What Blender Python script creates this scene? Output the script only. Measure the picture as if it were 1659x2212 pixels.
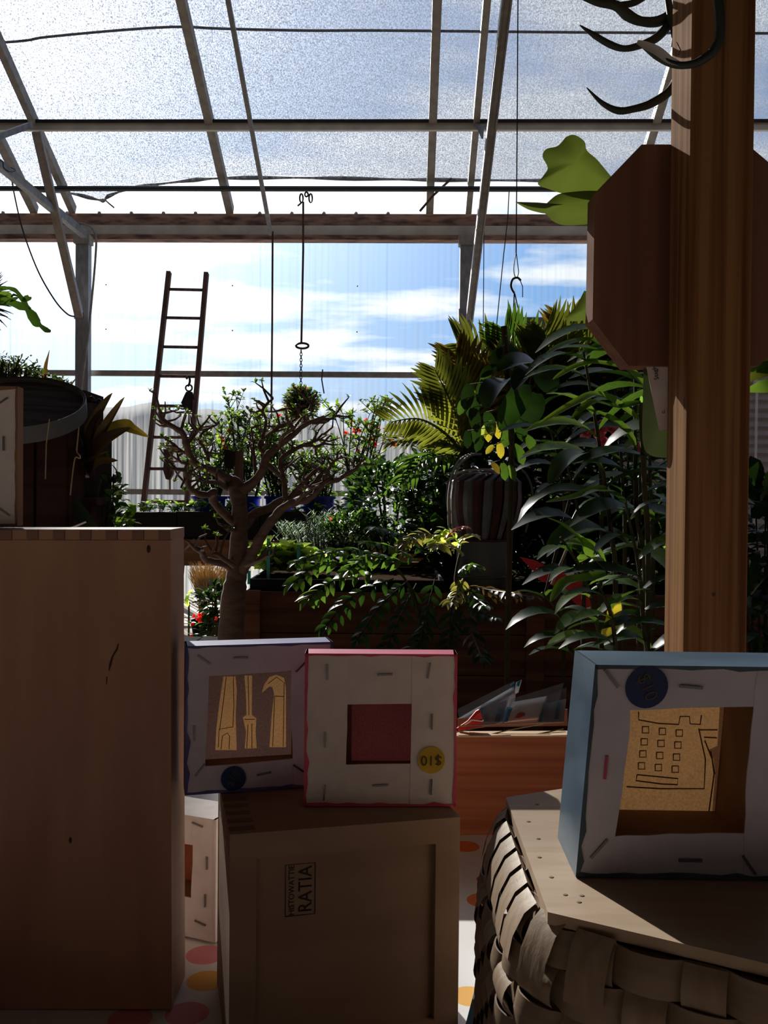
import bpy, bmesh, math, random
from mathutils import Vector, Matrix
random.seed(11)
scene = bpy.context.scene
for _o in list(bpy.data.objects):
    bpy.data.objects.remove(_o)
COL = scene.collection
V = Vector
# ------------------------------------------------------------------ camera
F, CX, CY = 2007.0, 829.5, 1106.0
CAMZ = 1.10
PITCH, ROLL = math.radians(1.0), 0.0096
_f = V((0, math.cos(PITCH), -math.sin(PITCH)))
_r0 = V((1, 0, 0)); _u0 = V((0, math.sin(PITCH), math.cos(PITCH)))
_u = _u0 * math.cos(ROLL) - _r0 * math.sin(ROLL)
_r = _r0 * math.cos(ROLL) + _u0 * math.sin(ROLL)
cam_d = bpy.data.cameras.new('camera'); cam = bpy.data.objects.new('camera', cam_d); COL.objects.link(cam)
cam_d.sensor_fit = 'VERTICAL'; cam_d.sensor_height = 36.0; cam_d.sensor_width = 27.0
cam_d.lens = F / 2212.0 * 36.0
cam_d.clip_start = 0.02; cam_d.clip_end = 400
cam.matrix_world = Matrix(((_r.x, _u.x, -_f.x, 0), (_r.y, _u.y, -_f.y, 0), (_r.z, _u.z, -_f.z, CAMZ), (0, 0, 0, 1)))
scene.camera = cam
# ------------------------------------------------------------------ view, world, sun
scene.view_settings.view_transform = 'Standard'; scene.view_settings.look = 'None'
scene.view_settings.exposure = 0.0; scene.view_settings.gamma = 1.0; scene.view_settings.use_curve_mapping = False
SUN = V((-0.42, 1.0, 0.54)).normalized()
SUN_STRENGTH = 18.0
world = bpy.data.worlds.new('sky'); scene.world = world; world.use_nodes = True

def N(nt, typ, **kw):
    n = nt.nodes.new(typ)
    for k, v in kw.items():
        if k == 'ins':
            for a, b in v.items():
                n.inputs[a].default_value = b
        else:
            setattr(n, k, v)
    return n

def build_world():
    nt = world.node_tree; nt.nodes.clear(); L = nt.links.new
    out = N(nt, 'ShaderNodeOutputWorld'); bg = N(nt, 'ShaderNodeBackground'); L(bg.outputs[0], out.inputs[0])
    tc = N(nt, 'ShaderNodeTexCoord'); sep = N(nt, 'ShaderNodeSeparateXYZ'); L(tc.outputs['Generated'], sep.inputs[0])
    # blue gradient with elevation
    gr = N(nt, 'ShaderNodeValToRGB'); L(sep.outputs['Z'], gr.inputs[0])
    e = gr.color_ramp.elements
    e[0].position = 0.0; e[0].color = (0.50, 0.66, 0.80, 1)
    e[1].position = 0.75; e[1].color = (0.10, 0.22, 0.58, 1)
    m = gr.color_ramp.elements.new(0.2); m.color = (0.17, 0.41, 0.80, 1)
    # clouds on a flat layer overhead
    zz = N(nt, 'ShaderNodeMath', operation='ADD', ins={1: 0.12}); L(sep.outputs['Z'], zz.inputs[0])
    zm = N(nt, 'ShaderNodeMath', operation='MAXIMUM', ins={1: 0.08}); L(zz.outputs[0], zm.inputs[0])
    dv = N(nt, 'ShaderNodeVectorMath', operation='DIVIDE'); cmb = N(nt, 'ShaderNodeCombineXYZ')
    for i in range(3): L(zm.outputs[0], cmb.inputs[i])
    L(tc.outputs['Generated'], dv.inputs[0]); L(cmb.outputs[0], dv.inputs[1])
    mp = N(nt, 'ShaderNodeMapping', ins={'Location': (3.1, 0.4, 0.0), 'Scale': (1.15, 1.9, 0.0)}); L(dv.outputs[0], mp.inputs[0])
    nz = N(nt, 'ShaderNodeTexNoise', ins={'Scale': 1.0, 'Detail': 5.0, 'Roughness': 0.55}); L(mp.outputs[0], nz.inputs[0])
    cr = N(nt, 'ShaderNodeValToRGB'); L(nz.outputs['Fac'], cr.inputs[0])
    cr.color_ramp.elements[0].position = 0.47; cr.color_ramp.elements[1].position = 0.60
    mx = N(nt, 'ShaderNodeMixRGB'); L(cr.outputs[0], mx.inputs[0]); L(gr.outputs[0], mx.inputs[1]); mx.inputs[2].default_value = (0.95, 0.98, 1.0, 1)
    # aureole round the sun
    dt = N(nt, 'ShaderNodeVectorMath', operation='DOT_PRODUCT'); L(tc.outputs['Generated'], dt.inputs[0]); dt.inputs[1].default_value = SUN
    mxm = N(nt, 'ShaderNodeMath', operation='MAXIMUM', ins={1: 0.0}); L(dt.outputs['Value'], mxm.inputs[0])
    tot = None
    for p, s in ((16.0, 1.9), (120.0, 2.6)):
        pw = N(nt, 'ShaderNodeMath', operation='POWER', ins={1: p}); L(mxm.outputs[0], pw.inputs[0])
        ml = N(nt, 'ShaderNodeMath', operation='MULTIPLY', ins={1: s}); L(pw.outputs[0], ml.inputs[0])
        if tot is None: tot = ml
        else:
            ad = N(nt, 'ShaderNodeMath', operation='ADD'); L(tot.outputs[0], ad.inputs[0]); L(ml.outputs[0], ad.inputs[1]); tot = ad
    ad2 = N(nt, 'ShaderNodeMixRGB', blend_type='ADD', ins={0: 1.0}); L(mx.outputs[0], ad2.inputs[1]); L(tot.outputs[0], ad2.inputs[2])
    L(ad2.outputs[0], bg.inputs[0]); bg.inputs[1].default_value = 1.0
build_world()
sun_d = bpy.data.lights.new('sun', 'SUN'); sun_d.energy = SUN_STRENGTH; sun_d.angle = math.radians(0.6); sun_d.color = (1.0, 0.93, 0.82)
sun_o = bpy.data.objects.new('sun', sun_d); COL.objects.link(sun_o)
sun_o.rotation_euler = (-SUN).to_track_quat('-Z', 'Y').to_euler(); sun_o.location = SUN * 60

# ------------------------------------------------------------------ pixel to place
def ray(px, py):
    return _f + _r * ((px - CX) / F) + _u * ((CY - py) / F)
def P(px, py, Y):
    d = ray(px, py); d = d * (Y / d.y)
    return V((d.x, d.y, d.z + CAMZ))
def PZ(px, py, z):
    d = ray(px, py); d = d * ((z - CAMZ) / d.z)
    return V((d.x, d.y, z))
def PX(px, py, X):
    d = ray(px, py); d = d * (X / d.x)
    return V((d.x, d.y, d.z + CAMZ))

# ------------------------------------------------------------------ materials
MATS = {}
def new_mat(name):
    m = bpy.data.materials.new(name); m.use_nodes = True; m.node_tree.nodes.clear(); MATS[name] = m
    return m, m.node_tree, m.node_tree.links.new
def principled(nt, L):
    out = N(nt, 'ShaderNodeOutputMaterial'); b = N(nt, 'ShaderNodeBsdfPrincipled'); L(b.outputs[0], out.inputs[0]); return b, out
def mottled(name, c1, c2=None, scale=12.0, rough=0.6, metal=0.0, bump=0.0, stretch=(1, 1, 1), spec=0.5, detail=4.0, lo=0.35, hi=0.65, coord='Object'):
    """a plain colour pair mixed by stretched noise, with a touch of relief"""
    m, nt, L = new_mat(name); b, out = principled(nt, L)
    b.inputs['Roughness'].default_value = rough; b.inputs['Metallic'].default_value = metal; b.inputs['Specular IOR Level'].default_value = spec
    c2 = c2 or tuple(x * 0.75 for x in c1)
    tc = N(nt, 'ShaderNodeTexCoord'); mp = N(nt, 'ShaderNodeMapping', ins={'Scale': stretch}); L(tc.outputs[coord], mp.inputs[0])
    nz = N(nt, 'ShaderNodeTexNoise', ins={'Scale': scale, 'Detail': detail}); L(mp.outputs[0], nz.inputs[0])
    cr = N(nt, 'ShaderNodeValToRGB'); L(nz.outputs['Fac'], cr.inputs[0])
    cr.color_ramp.elements[0].position = lo; cr.color_ramp.elements[0].color = (*c2, 1)
    cr.color_ramp.elements[1].position = hi; cr.color_ramp.elements[1].color = (*c1, 1)
    L(cr.outputs[0], b.inputs['Base Color'])
    if bump:
        bp = N(nt, 'ShaderNodeBump', ins={'Strength': bump, 'Distance': 0.004}); L(nz.outputs['Fac'], bp.inputs['Height']); L(bp.outputs[0], b.inputs['Normal'])
    return m
def wood(name, c1, c2, axis='z', ring=30.0, rough=0.7, contrast=(0.40, 0.62), bump=0.25):
    """straight grained timber: noise drawn out along the board's axis"""
    st = {'x': (1.2, ring, ring), 'y': (ring, 1.2, ring), 'z': (ring, ring, 1.2)}[axis]
    return mottled(name, c1, c2, 1.0, max(rough, 0.85), 0.0, bump, st, 0.04, 3.0, *contrast)
def leafmat(name, c, t, rough=0.4, mixf=0.42, spec=0.5, scale=18.0):
    m, nt, L = new_mat(name); b, out = principled(nt, L)
    tr = N(nt, 'ShaderNodeBsdfTranslucent'); mx = N(nt, 'ShaderNodeMixShader', ins={0: mixf})
    oi = N(nt, 'ShaderNodeObjectInfo'); tc = N(nt, 'ShaderNodeTexCoord')
    nz = N(nt, 'ShaderNodeTexNoise', ins={'Scale': scale, 'Detail': 2.0}); L(tc.outputs['Object'], nz.inputs[0])
    vr = N(nt, 'ShaderNodeMath', operation='MULTIPLY_ADD', ins={1: 0.9, 2: 0.55}); L(nz.outputs['Fac'], vr.inputs[0])
    for col, tgt in ((c, b.inputs['Base Color']), (t, tr.inputs[0])):
        mu = N(nt, 'ShaderNodeMixRGB', blend_type='MULTIPLY', ins={0: 1.0}); mu.inputs[1].default_value = (*col, 1); L(vr.outputs[0], mu.inputs[2]); L(mu.outputs[0], tgt)
    b.inputs['Roughness'].default_value = rough; b.inputs['Specular IOR Level'].default_value = spec
    L(b.outputs[0], mx.inputs[1]); L(tr.outputs[0], mx.inputs[2]); L(mx.outputs[0], out.inputs[0])
    return m
def sheet_mat(name, mode):
    """clear corrugated sheet, roof sheet or knitted shade cloth: see-through mixed with light-scattering"""
    m, nt, L = new_mat(name); out = N(nt, 'ShaderNodeOutputMaterial')
    tp = N(nt, 'ShaderNodeBsdfTransparent'); tl = N(nt, 'ShaderNodeBsdfTranslucent'); gl = N(nt, 'ShaderNodeBsdfGlossy', ins={'Roughness': 0.15})
    m1 = N(nt, 'ShaderNodeMixShader'); m2 = N(nt, 'ShaderNodeMixShader', ins={0: 0.04})
    geo = N(nt, 'ShaderNodeNewGeometry'); mp = N(nt, 'ShaderNodeMapping'); L(geo.outputs['Position'], mp.inputs[0])
    nz = N(nt, 'ShaderNodeTexNoise', ins={'Detail': 3.0}); L(mp.outputs[0], nz.inputs[0])
    if mode == 'wall':
        tp.inputs[0].default_value = (0.93, 0.97, 1.0, 1); tl.inputs[0].default_value = (0.105, 0.11, 0.115, 1)
        mp.inputs['Scale'].default_value = (26.0, 26.0, 0.55); nz.inputs['Scale'].default_value = 1.0
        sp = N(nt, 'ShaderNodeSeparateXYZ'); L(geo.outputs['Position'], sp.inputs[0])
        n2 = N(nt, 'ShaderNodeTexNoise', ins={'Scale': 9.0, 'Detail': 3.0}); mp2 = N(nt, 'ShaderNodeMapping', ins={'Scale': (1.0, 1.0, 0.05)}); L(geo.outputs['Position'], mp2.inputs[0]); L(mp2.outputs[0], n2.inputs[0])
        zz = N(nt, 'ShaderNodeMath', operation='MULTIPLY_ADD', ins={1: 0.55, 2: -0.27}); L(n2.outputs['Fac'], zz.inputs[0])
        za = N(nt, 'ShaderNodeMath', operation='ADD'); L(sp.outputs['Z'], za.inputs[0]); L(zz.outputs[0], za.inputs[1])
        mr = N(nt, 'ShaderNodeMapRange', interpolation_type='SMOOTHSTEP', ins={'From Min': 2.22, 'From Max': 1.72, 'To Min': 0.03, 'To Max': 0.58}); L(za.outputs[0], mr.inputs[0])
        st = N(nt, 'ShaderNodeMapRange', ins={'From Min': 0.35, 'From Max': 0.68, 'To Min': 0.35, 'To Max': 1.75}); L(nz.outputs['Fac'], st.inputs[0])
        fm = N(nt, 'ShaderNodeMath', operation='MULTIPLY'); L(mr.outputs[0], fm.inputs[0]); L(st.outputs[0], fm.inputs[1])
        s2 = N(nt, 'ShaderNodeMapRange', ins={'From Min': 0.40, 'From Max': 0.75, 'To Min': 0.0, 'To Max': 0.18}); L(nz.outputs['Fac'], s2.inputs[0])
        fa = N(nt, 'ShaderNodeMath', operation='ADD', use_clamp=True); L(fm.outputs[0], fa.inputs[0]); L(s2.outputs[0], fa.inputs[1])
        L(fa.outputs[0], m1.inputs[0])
    elif mode == 'roof':
        tp.inputs[0].default_value = (0.93, 0.96, 1.0, 1); tl.inputs[0].default_value = (0.3, 0.31, 0.33, 1)
        mp.inputs['Scale'].default_value = (30.0, 1.0, 1.0); nz.inputs['Scale'].default_value = 1.0
        s2 = N(nt, 'ShaderNodeMapRange', ins={'From Min': 0.35, 'From Max': 0.75, 'To Min': 0.02, 'To Max': 0.16}); L(nz.outputs['Fac'], s2.inputs[0]); L(s2.outputs[0], m1.inputs[0])
    else:
        tp.inputs[0].default_value = (0.98, 0.99, 1.0, 1); tl.inputs[0].default_value = (0.062, 0.07, 0.086, 1)
        nz.inputs['Scale'].default_value = 62.0; nz.inputs['Detail'].default_value = 2.0; nz.inputs['Roughness'].default_value = 0.8
        mp.inputs['Scale'].default_value = (1.5, 1.0, 1.0)
        s2 = N(nt, 'ShaderNodeMapRange', ins={'From Min': 0.36, 'From Max': 0.66, 'To Min': 1.0, 'To Max': 0.30}); L(nz.outputs['Fac'], s2.inputs[0]); L(s2.outputs[0], m1.inputs[0])
    L(tp.outputs[0], m1.inputs[1]); L(tl.outputs[0], m1.inputs[2])
    if mode == 'cloth': L(m1.outputs[0], out.inputs[0])
    else:
        L(m1.outputs[0], m2.inputs[1]); L(gl.outputs[0], m2.inputs[2]); L(m2.outputs[0], out.inputs[0])
    return m
def tablecloth_mat():
    m, nt, L = new_mat('petal print cloth'); b, out = principled(nt, L); b.inputs['Roughness'].default_value = 0.85
    tc = N(nt, 'ShaderNodeTexCoord'); vo = N(nt, 'ShaderNodeTexVoronoi', ins={'Scale': 26.0, 'Randomness': 0.85}); L(tc.outputs['Object'], vo.inputs[0])
    lt = N(nt, 'ShaderNodeMath', operation='LESS_THAN', ins={1: 0.40}); L(vo.outputs['Distance'], lt.inputs[0])
    sp = N(nt, 'ShaderNodeSeparateColor'); L(vo.outputs['Color'], sp.inputs[0])
    cr = N(nt, 'ShaderNodeValToRGB'); cr.color_ramp.interpolation = 'CONSTANT'; L(sp.outputs[0], cr.inputs[0])
    e = cr.color_ramp.elements; e[0].position = 0; e[0].color = (0.62, 0.04, 0.05, 1); e[1].position = 0.3; e[1].color = (0.85, 0.22, 0.06, 1)
    for p, c in ((0.5, (0.80, 0.30, 0.36, 1)), (0.68, (0.85, 0.45, 0.10, 1)), (0.82, (0.50, 0.05, 0.12, 1))):
        x = cr.color_ramp.elements.new(p); x.color = c
    gt = N(nt, 'ShaderNodeMath', operation='GREATER_THAN', ins={1: 0.28}); L(sp.outputs[1], gt.inputs[0])
    mu = N(nt, 'ShaderNodeMath', operation='MULTIPLY'); L(lt.outputs[0], mu.inputs[0]); L(gt.outputs[0], mu.inputs[1])
    mx = N(nt, 'ShaderNodeMixRGB'); L(mu.outputs[0], mx.inputs[0]); mx.inputs[1].default_value = (0.82, 0.80, 0.80, 1); L(cr.outputs[0], mx.inputs[2])
    L(mx.outputs[0], b.inputs['Base Color'])
    return m
def canvas_front_mat(name, c, t, f=0.6, rough=0.9):
    m, nt, L = new_mat(name); out = N(nt, 'ShaderNodeOutputMaterial'); d = N(nt, 'ShaderNodeBsdfDiffuse'); tr = N(nt, 'ShaderNodeBsdfTranslucent'); mx = N(nt, 'ShaderNodeMixShader', ins={0: f})
    tc = N(nt, 'ShaderNodeTexCoord'); nz = N(nt, 'ShaderNodeTexNoise', ins={'Scale': 900.0, 'Detail': 1.0}); L(tc.outputs['Object'], nz.inputs[0])
    vr = N(nt, 'ShaderNodeMath', operation='MULTIPLY_ADD', ins={1: 0.7, 2: 0.65}); L(nz.outputs['Fac'], vr.inputs[0])
    for col, s in ((c, d), (t, tr)):
        mu = N(nt, 'ShaderNodeMixRGB', blend_type='MULTIPLY', ins={0: 1.0}); mu.inputs[1].default_value = (*col, 1); L(vr.outputs[0], mu.inputs[2]); L(mu.outputs[0], s.inputs[0])
    L(d.outputs[0], mx.inputs[1]); L(tr.outputs[0], mx.inputs[2]); L(mx.outputs[0], out.inputs[0]); return m
def clear_mat(name, c=(0.93, 0.95, 0.98), f=0.26, rough=0.28):
    m, nt, L = new_mat(name); out = N(nt, 'ShaderNodeOutputMaterial'); tp = N(nt, 'ShaderNodeBsdfTransparent'); gl = N(nt, 'ShaderNodeBsdfGlossy', ins={'Roughness': rough}); mx = N(nt, 'ShaderNodeMixShader', ins={0: f})
    tp.inputs[0].default_value = (*c, 1); L(tp.outputs[0], mx.inputs[1]); L(gl.outputs[0], mx.inputs[2]); L(mx.outputs[0], out.inputs[0]); return m

M_floor = mottled('damp earth floor', (0.46, 0.38, 0.31), (0.34, 0.28, 0.23), 3.0, 0.8, bump=0.2)
M_ground = mottled('pale gravel', (0.20, 0.19, 0.18), (0.13, 0.125, 0.12), 2.0, 0.95)
M_hill = mottled('hazy scrub', (0.15, 0.15, 0.16), (0.10, 0.105, 0.11), 0.6, 1.0)
M_wall = sheet_mat('corrugated clear sheet', 'wall'); M_roof = sheet_mat('roof sheet', 'roof'); M_cloth = sheet_mat('knitted shade cloth', 'cloth')
M_dark = mottled('dark boarding', (0.05, 0.036, 0.028), (0.033, 0.024, 0.02), 3.0, 0.9)
M_rear = mottled('pale rear boarding', (0.25, 0.20, 0.17), (0.19, 0.15, 0.13), 3.0, 0.9)
M_steel = mottled('galvanised steel', (0.27, 0.27, 0.28), (0.18, 0.185, 0.20), 9.0, 0.5, 0.25, stretch=(3, 3, 1))
M_steel2 = mottled('weathered zinc', (0.31, 0.285, 0.25), (0.21, 0.195, 0.18), 14.0, 0.6, 0.1)
M_blackpipe = mottled('black pipe', (0.02, 0.025, 0.03), None, 6.0, 0.4)
M_eavewood = mottled('stained eave board', (0.30, 0.17, 0.12), (0.08, 0.04, 0.03), 5.0, 0.8, stretch=(1, 4, 4), lo=0.35, hi=0.6)
M_eavemetal = mottled('eave channel', (0.62, 0.57, 0.47), (0.48, 0.44, 0.37), 6.0, 0.5, 0.2)
M_iron = mottled('dark iron', (0.035, 0.028, 0.026), (0.02, 0.016, 0.015), 20.0, 0.5, 0.5)
M_rust = mottled('rusty iron', (0.10, 0.045, 0.03), (0.05, 0.022, 0.018), 25.0, 0.75, 0.3)
M_string = mottled('twine', (0.35, 0.28, 0.20), None, 40.0, 0.9)
M_ladder = wood('ladder timber', (0.16, 0.10, 0.075), (0.09, 0.055, 0.045), 'z', 30)
M_post = wood('pine post', (0.235, 0.122, 0.050), (0.105, 0.044, 0.018), 'z', 75, contrast=(0.33, 0.60))
M_board = wood('mount board', (0.19, 0.095, 0.06), (0.13, 0.065, 0.042), 'z', 30)
M_birch = mottled('birch ply', (0.54, 0.31, 0.20), (0.44, 0.23, 0.15), 5.0, 0.7, stretch=(6, 2, 1), bump=0.1)
M_birch2 = mottled('birch panel', (0.42, 0.29, 0.20), (0.35, 0.23, 0.16), 5.0, 0.7, stretch=(2, 2, 6), bump=0.1)
M_endgrain = mottled('joint end grain', (0.30, 0.17, 0.11), (0.23, 0.13, 0.085), 40.0, 0.8)
M_knot = mottled('knot', (0.06, 0.025, 0.02), None, 60.0, 0.8)
M_ink = mottled('stamp ink', (0.03, 0.024, 0.022), None, 90.0, 0.9)
M_crate = wood('red pine', (0.48, 0.175, 0.09), (0.32, 0.105, 0.055), 'x', 90, contrast=(0.35, 0.62))
M_crateedge = mottled('lit pine edge', (0.72, 0.52, 0.33), (0.62, 0.42, 0.25), 20.0, 0.8)  # paler than the crate board: light on the top edge put into the colour
M_bed = wood('bed plank', (0.16, 0.075, 0.05), (0.09, 0.04, 0.028), 'x', 25)
M_bench = wood('bench apron', (0.30, 0.15, 0.09), (0.20, 0.10, 0.06), 'x', 25)
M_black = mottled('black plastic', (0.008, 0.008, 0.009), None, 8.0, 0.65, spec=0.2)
M_blue = mottled('blue plastic', (0.012, 0.05, 0.55), (0.01, 0.04, 0.42), 5.0, 0.35)
M_canvas = mottled('canvas back', (0.70, 0.68, 0.80), (0.63, 0.61, 0.72), 60.0, 0.95, bump=0.15)
M_canvas2 = mottled('canvas back warm', (0.82, 0.77, 0.76), (0.74, 0.69, 0.68), 60.0, 0.95, bump=0.15)
M_bar = mottled('stretcher bar', (0.32, 0.175, 0.095), (0.25, 0.13, 0.07), 30.0, 0.85)
M_violet = mottled('violet paint', (0.15, 0.15, 0.37), (0.07, 0.06, 0.26), 25.0, 0.6)
M_pink = mottled('crimson pink paint', (0.75, 0.10, 0.20), (0.62, 0.06, 0.14), 25.0, 0.55)
M_teal = mottled('blue grey paint', (0.060, 0.112, 0.165), (0.024, 0.058, 0.098), 16.0, 0.42, stretch=(1, 1, 3))
M_orange = mottled('orange paint', (0.62, 0.20, 0.09), (0.50, 0.15, 0.07), 30.0, 0.7)
M_staple = mottled('staple wire', (0.22, 0.22, 0.22), None, 50.0, 0.35, 0.9)
M_stapink = mottled('pink staple', (0.65, 0.08, 0.20), None, 50.0, 0.5)
M_stkblue = mottled('blue sticker', (0.004, 0.022, 0.14), None, 30.0, 0.5)
M_stkyellow = mottled('yellow sticker', (0.70, 0.47, 0.03), None, 30.0, 0.6)
M_pencil = mottled('pencil', (0.10, 0.075, 0.02), None, 30.0, 0.6)
M_pencil2 = mottled('gold pencil', (0.09, 0.08, 0.035), None, 30.0, 0.6)
M_lit = canvas_front_mat('bare ochre canvas', (0.42, 0.27, 0.14), (0.20, 0.105, 0.042), 0.5)
M_paintdark = canvas_front_mat('canvas painted dark', (0.18, 0.12, 0.12), (0.085, 0.045, 0.036), 0.3)
M_paintred = canvas_front_mat('canvas painted red', (0.20, 0.07, 0.065), (0.055, 0.012, 0.012), 0.3)
M_paintbrown = canvas_front_mat('canvas painted brown', (0.26, 0.13, 0.07), (0.09, 0.042, 0.018), 0.35)
M_line = mottled('drawn line', (0.22, 0.12, 0.055), None, 30.0, 0.9)
M_splint = mottled('ash splint', (0.34, 0.245, 0.165), (0.25, 0.17, 0.11), 6.0, 0.55, stretch=(3, 3, 30), bump=0.1)
M_splint2 = mottled('ash stake', (0.40, 0.295, 0.20), (0.31, 0.215, 0.14), 6.0, 0.55, stretch=(30, 30, 3), bump=0.1)
M_lid = mottled('lid board', (0.52, 0.38, 0.26), (0.45, 0.32, 0.21), 4.0, 0.6, stretch=(4, 30, 4))
M_print = tablecloth_mat()
M_book = mottled('dark teal cloth', (0.015, 0.06, 0.08), None, 60.0, 0.85)
M_paper = mottled('white card', (0.84, 0.86, 0.90), (0.78, 0.80, 0.85), 10.0, 0.7)
M_bluecard = mottled('blue print', (0.01, 0.13, 0.28), (0.01, 0.22, 0.40), 40.0, 0.5, stretch=(3, 1, .3))
M_greycard = mottled('blue grey print', (0.20, 0.25, 0.36), (0.32, 0.36, 0.45), 10.0, 0.5)
M_kraft = mottled('kraft board', (0.26, 0.16, 0.11), None, 14.0, 0.9)
M_red = mottled('red ribbon', (0.75, 0.03, 0.02), (0.55, 0.015, 0.012), 20.0, 0.5)
M_redbanner = mottled('red banner', (0.62, 0.012, 0.02), (0.45, 0.008, 0.015), 8.0, 0.6)
M_sleeve = clear_mat('clear sleeve')
M_tag = mottled('white tag', (0.66, 0.63, 0.62), None, 20.0, 0.8)
M_bark = mottled('smooth bark', (0.15, 0.088, 0.068), (0.085, 0.05, 0.04), 22.0, 0.85, bump=0.5, stretch=(1, 1, 2.5))
M_stem = mottled('green brown stem', (0.05, 0.048, 0.02), (0.03, 0.028, 0.012), 20.0, 0.7, spec=0.2)
M_soil = mottled('potting soil', (0.03, 0.02, 0.015), None, 30.0, 1.0, bump=0.3, spec=0.0)
M_turb = mottled('striped turbine vane', (0.15, 0.16, 0.185), (0.095, 0.105, 0.12), 14.0, 0.5, 0.3)
M_turbrust = mottled('rusted vane', (0.075, 0.018, 0.016), (0.04, 0.012, 0.011), 20.0, 0.7, 0.1)
M_drum = mottled('grey drum', (0.10, 0.11, 0.12), (0.08, 0.088, 0.097), 10.0, 0.5, 0.3)
M_siding = mottled('white lap siding', (0.52, 0.50, 0.52), (0.45, 0.43, 0.45), 4.0, 0.7)
M_platter = wood('weathered platter', (0.13, 0.125, 0.12), (0.08, 0.075, 0.07), 'x', 40, rough=0.95)
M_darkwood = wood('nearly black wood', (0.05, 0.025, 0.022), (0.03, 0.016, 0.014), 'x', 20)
M_flag = mottled('flagstone', (0.55, 0.50, 0.42), (0.45, 0.40, 0.33), 8.0, 0.9)
M_gold = mottled('dry grass', (0.48, 0.33, 0.15), (0.36, 0.22, 0.09), 20.0, 0.8)
LG_dark = leafmat('dark glossy leaf', (0.018, 0.042, 0.014), (0.036, 0.09, 0.01), 0.40, 0.34, 0.22)
LG_deep = leafmat('deep shade leaf', (0.014, 0.032, 0.012), (0.025, 0.06, 0.008), 0.45, 0.25, 0.25)
LG_mid = leafmat('mid green leaf', (0.03, 0.07, 0.018), (0.11, 0.22, 0.02), 0.40, 0.42, 0.22)
LG_bright = leafmat('bright green leaf', (0.07, 0.15, 0.025), (0.24, 0.40, 0.035), 0.45, 0.45, 0.25)
LG_yellow = leafmat('yellow leaf', (0.42, 0.36, 0.03), (0.75, 0.60, 0.04), 0.5, 0.5)
LG_sheen = leafmat('waxy dark leaf', (0.02, 0.042, 0.018), (0.02, 0.05, 0.01), 0.34, 0.2, 0.6)
LG_pale = leafmat('pale young leaf', (0.20, 0.19, 0.05), (0.30, 0.28, 0.05), 0.45, 0.45)
LG_palm = leafmat('golden palm leaf', (0.045, 0.065, 0.016), (0.165, 0.18, 0.016), 0.38, 0.42, 0.3)
LG_palm2 = leafmat('amber palm leaf', (0.09, 0.07, 0.016), (0.28, 0.19, 0.016), 0.4, 0.42, 0.3)
LG_red = leafmat('red young leaf', (0.25, 0.05, 0.03), (0.5, 0.09, 0.04), 0.45, 0.45)
LG_bronze = leafmat('bronze sword leaf', (0.05, 0.03, 0.015), (0.20, 0.11, 0.02), 0.4, 0.35)
LG_rosem = leafmat('rosemary leaf', (0.10, 0.15, 0.10), (0.22, 0.32, 0.16), 0.5, 0.4)
LG_lett = leafmat('lettuce leaf', (0.26, 0.38, 0.08), (0.60, 0.76, 0.12), 0.6, 0.55, 0.2)
LG_succ = leafmat('succulent leaf', (0.09, 0.13, 0.05), (0.22, 0.26, 0.07), 0.45, 0.3)
LG_fern = leafmat('fern shield leaf', (0.045, 0.068, 0.016), (0.105, 0.138, 0.018), 0.55, 0.5, scale=9.0)
LG_antler = leafmat('antler frond', (0.016, 0.026, 0.02), (0.012, 0.02, 0.01), 0.6, 0.1)
LG_felt = leafmat('felted frond', (0.075, 0.085, 0.04), (0.04, 0.055, 0.018), 0.9, 0.3, 0.1)
LG_pinkfl = leafmat('pink petal', (0.62, 0.13, 0.19), (0.8, 0.2, 0.25), 0.5, 0.45)
LG_redfl = leafmat('red petal', (0.70, 0.04, 0.025), (0.85, 0.05, 0.03), 0.5, 0.45)
LG_paleflw = leafmat('pale lilac petal', (0.50, 0.52, 0.68), (0.6, 0.6, 0.75), 0.6, 0.4)

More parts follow.
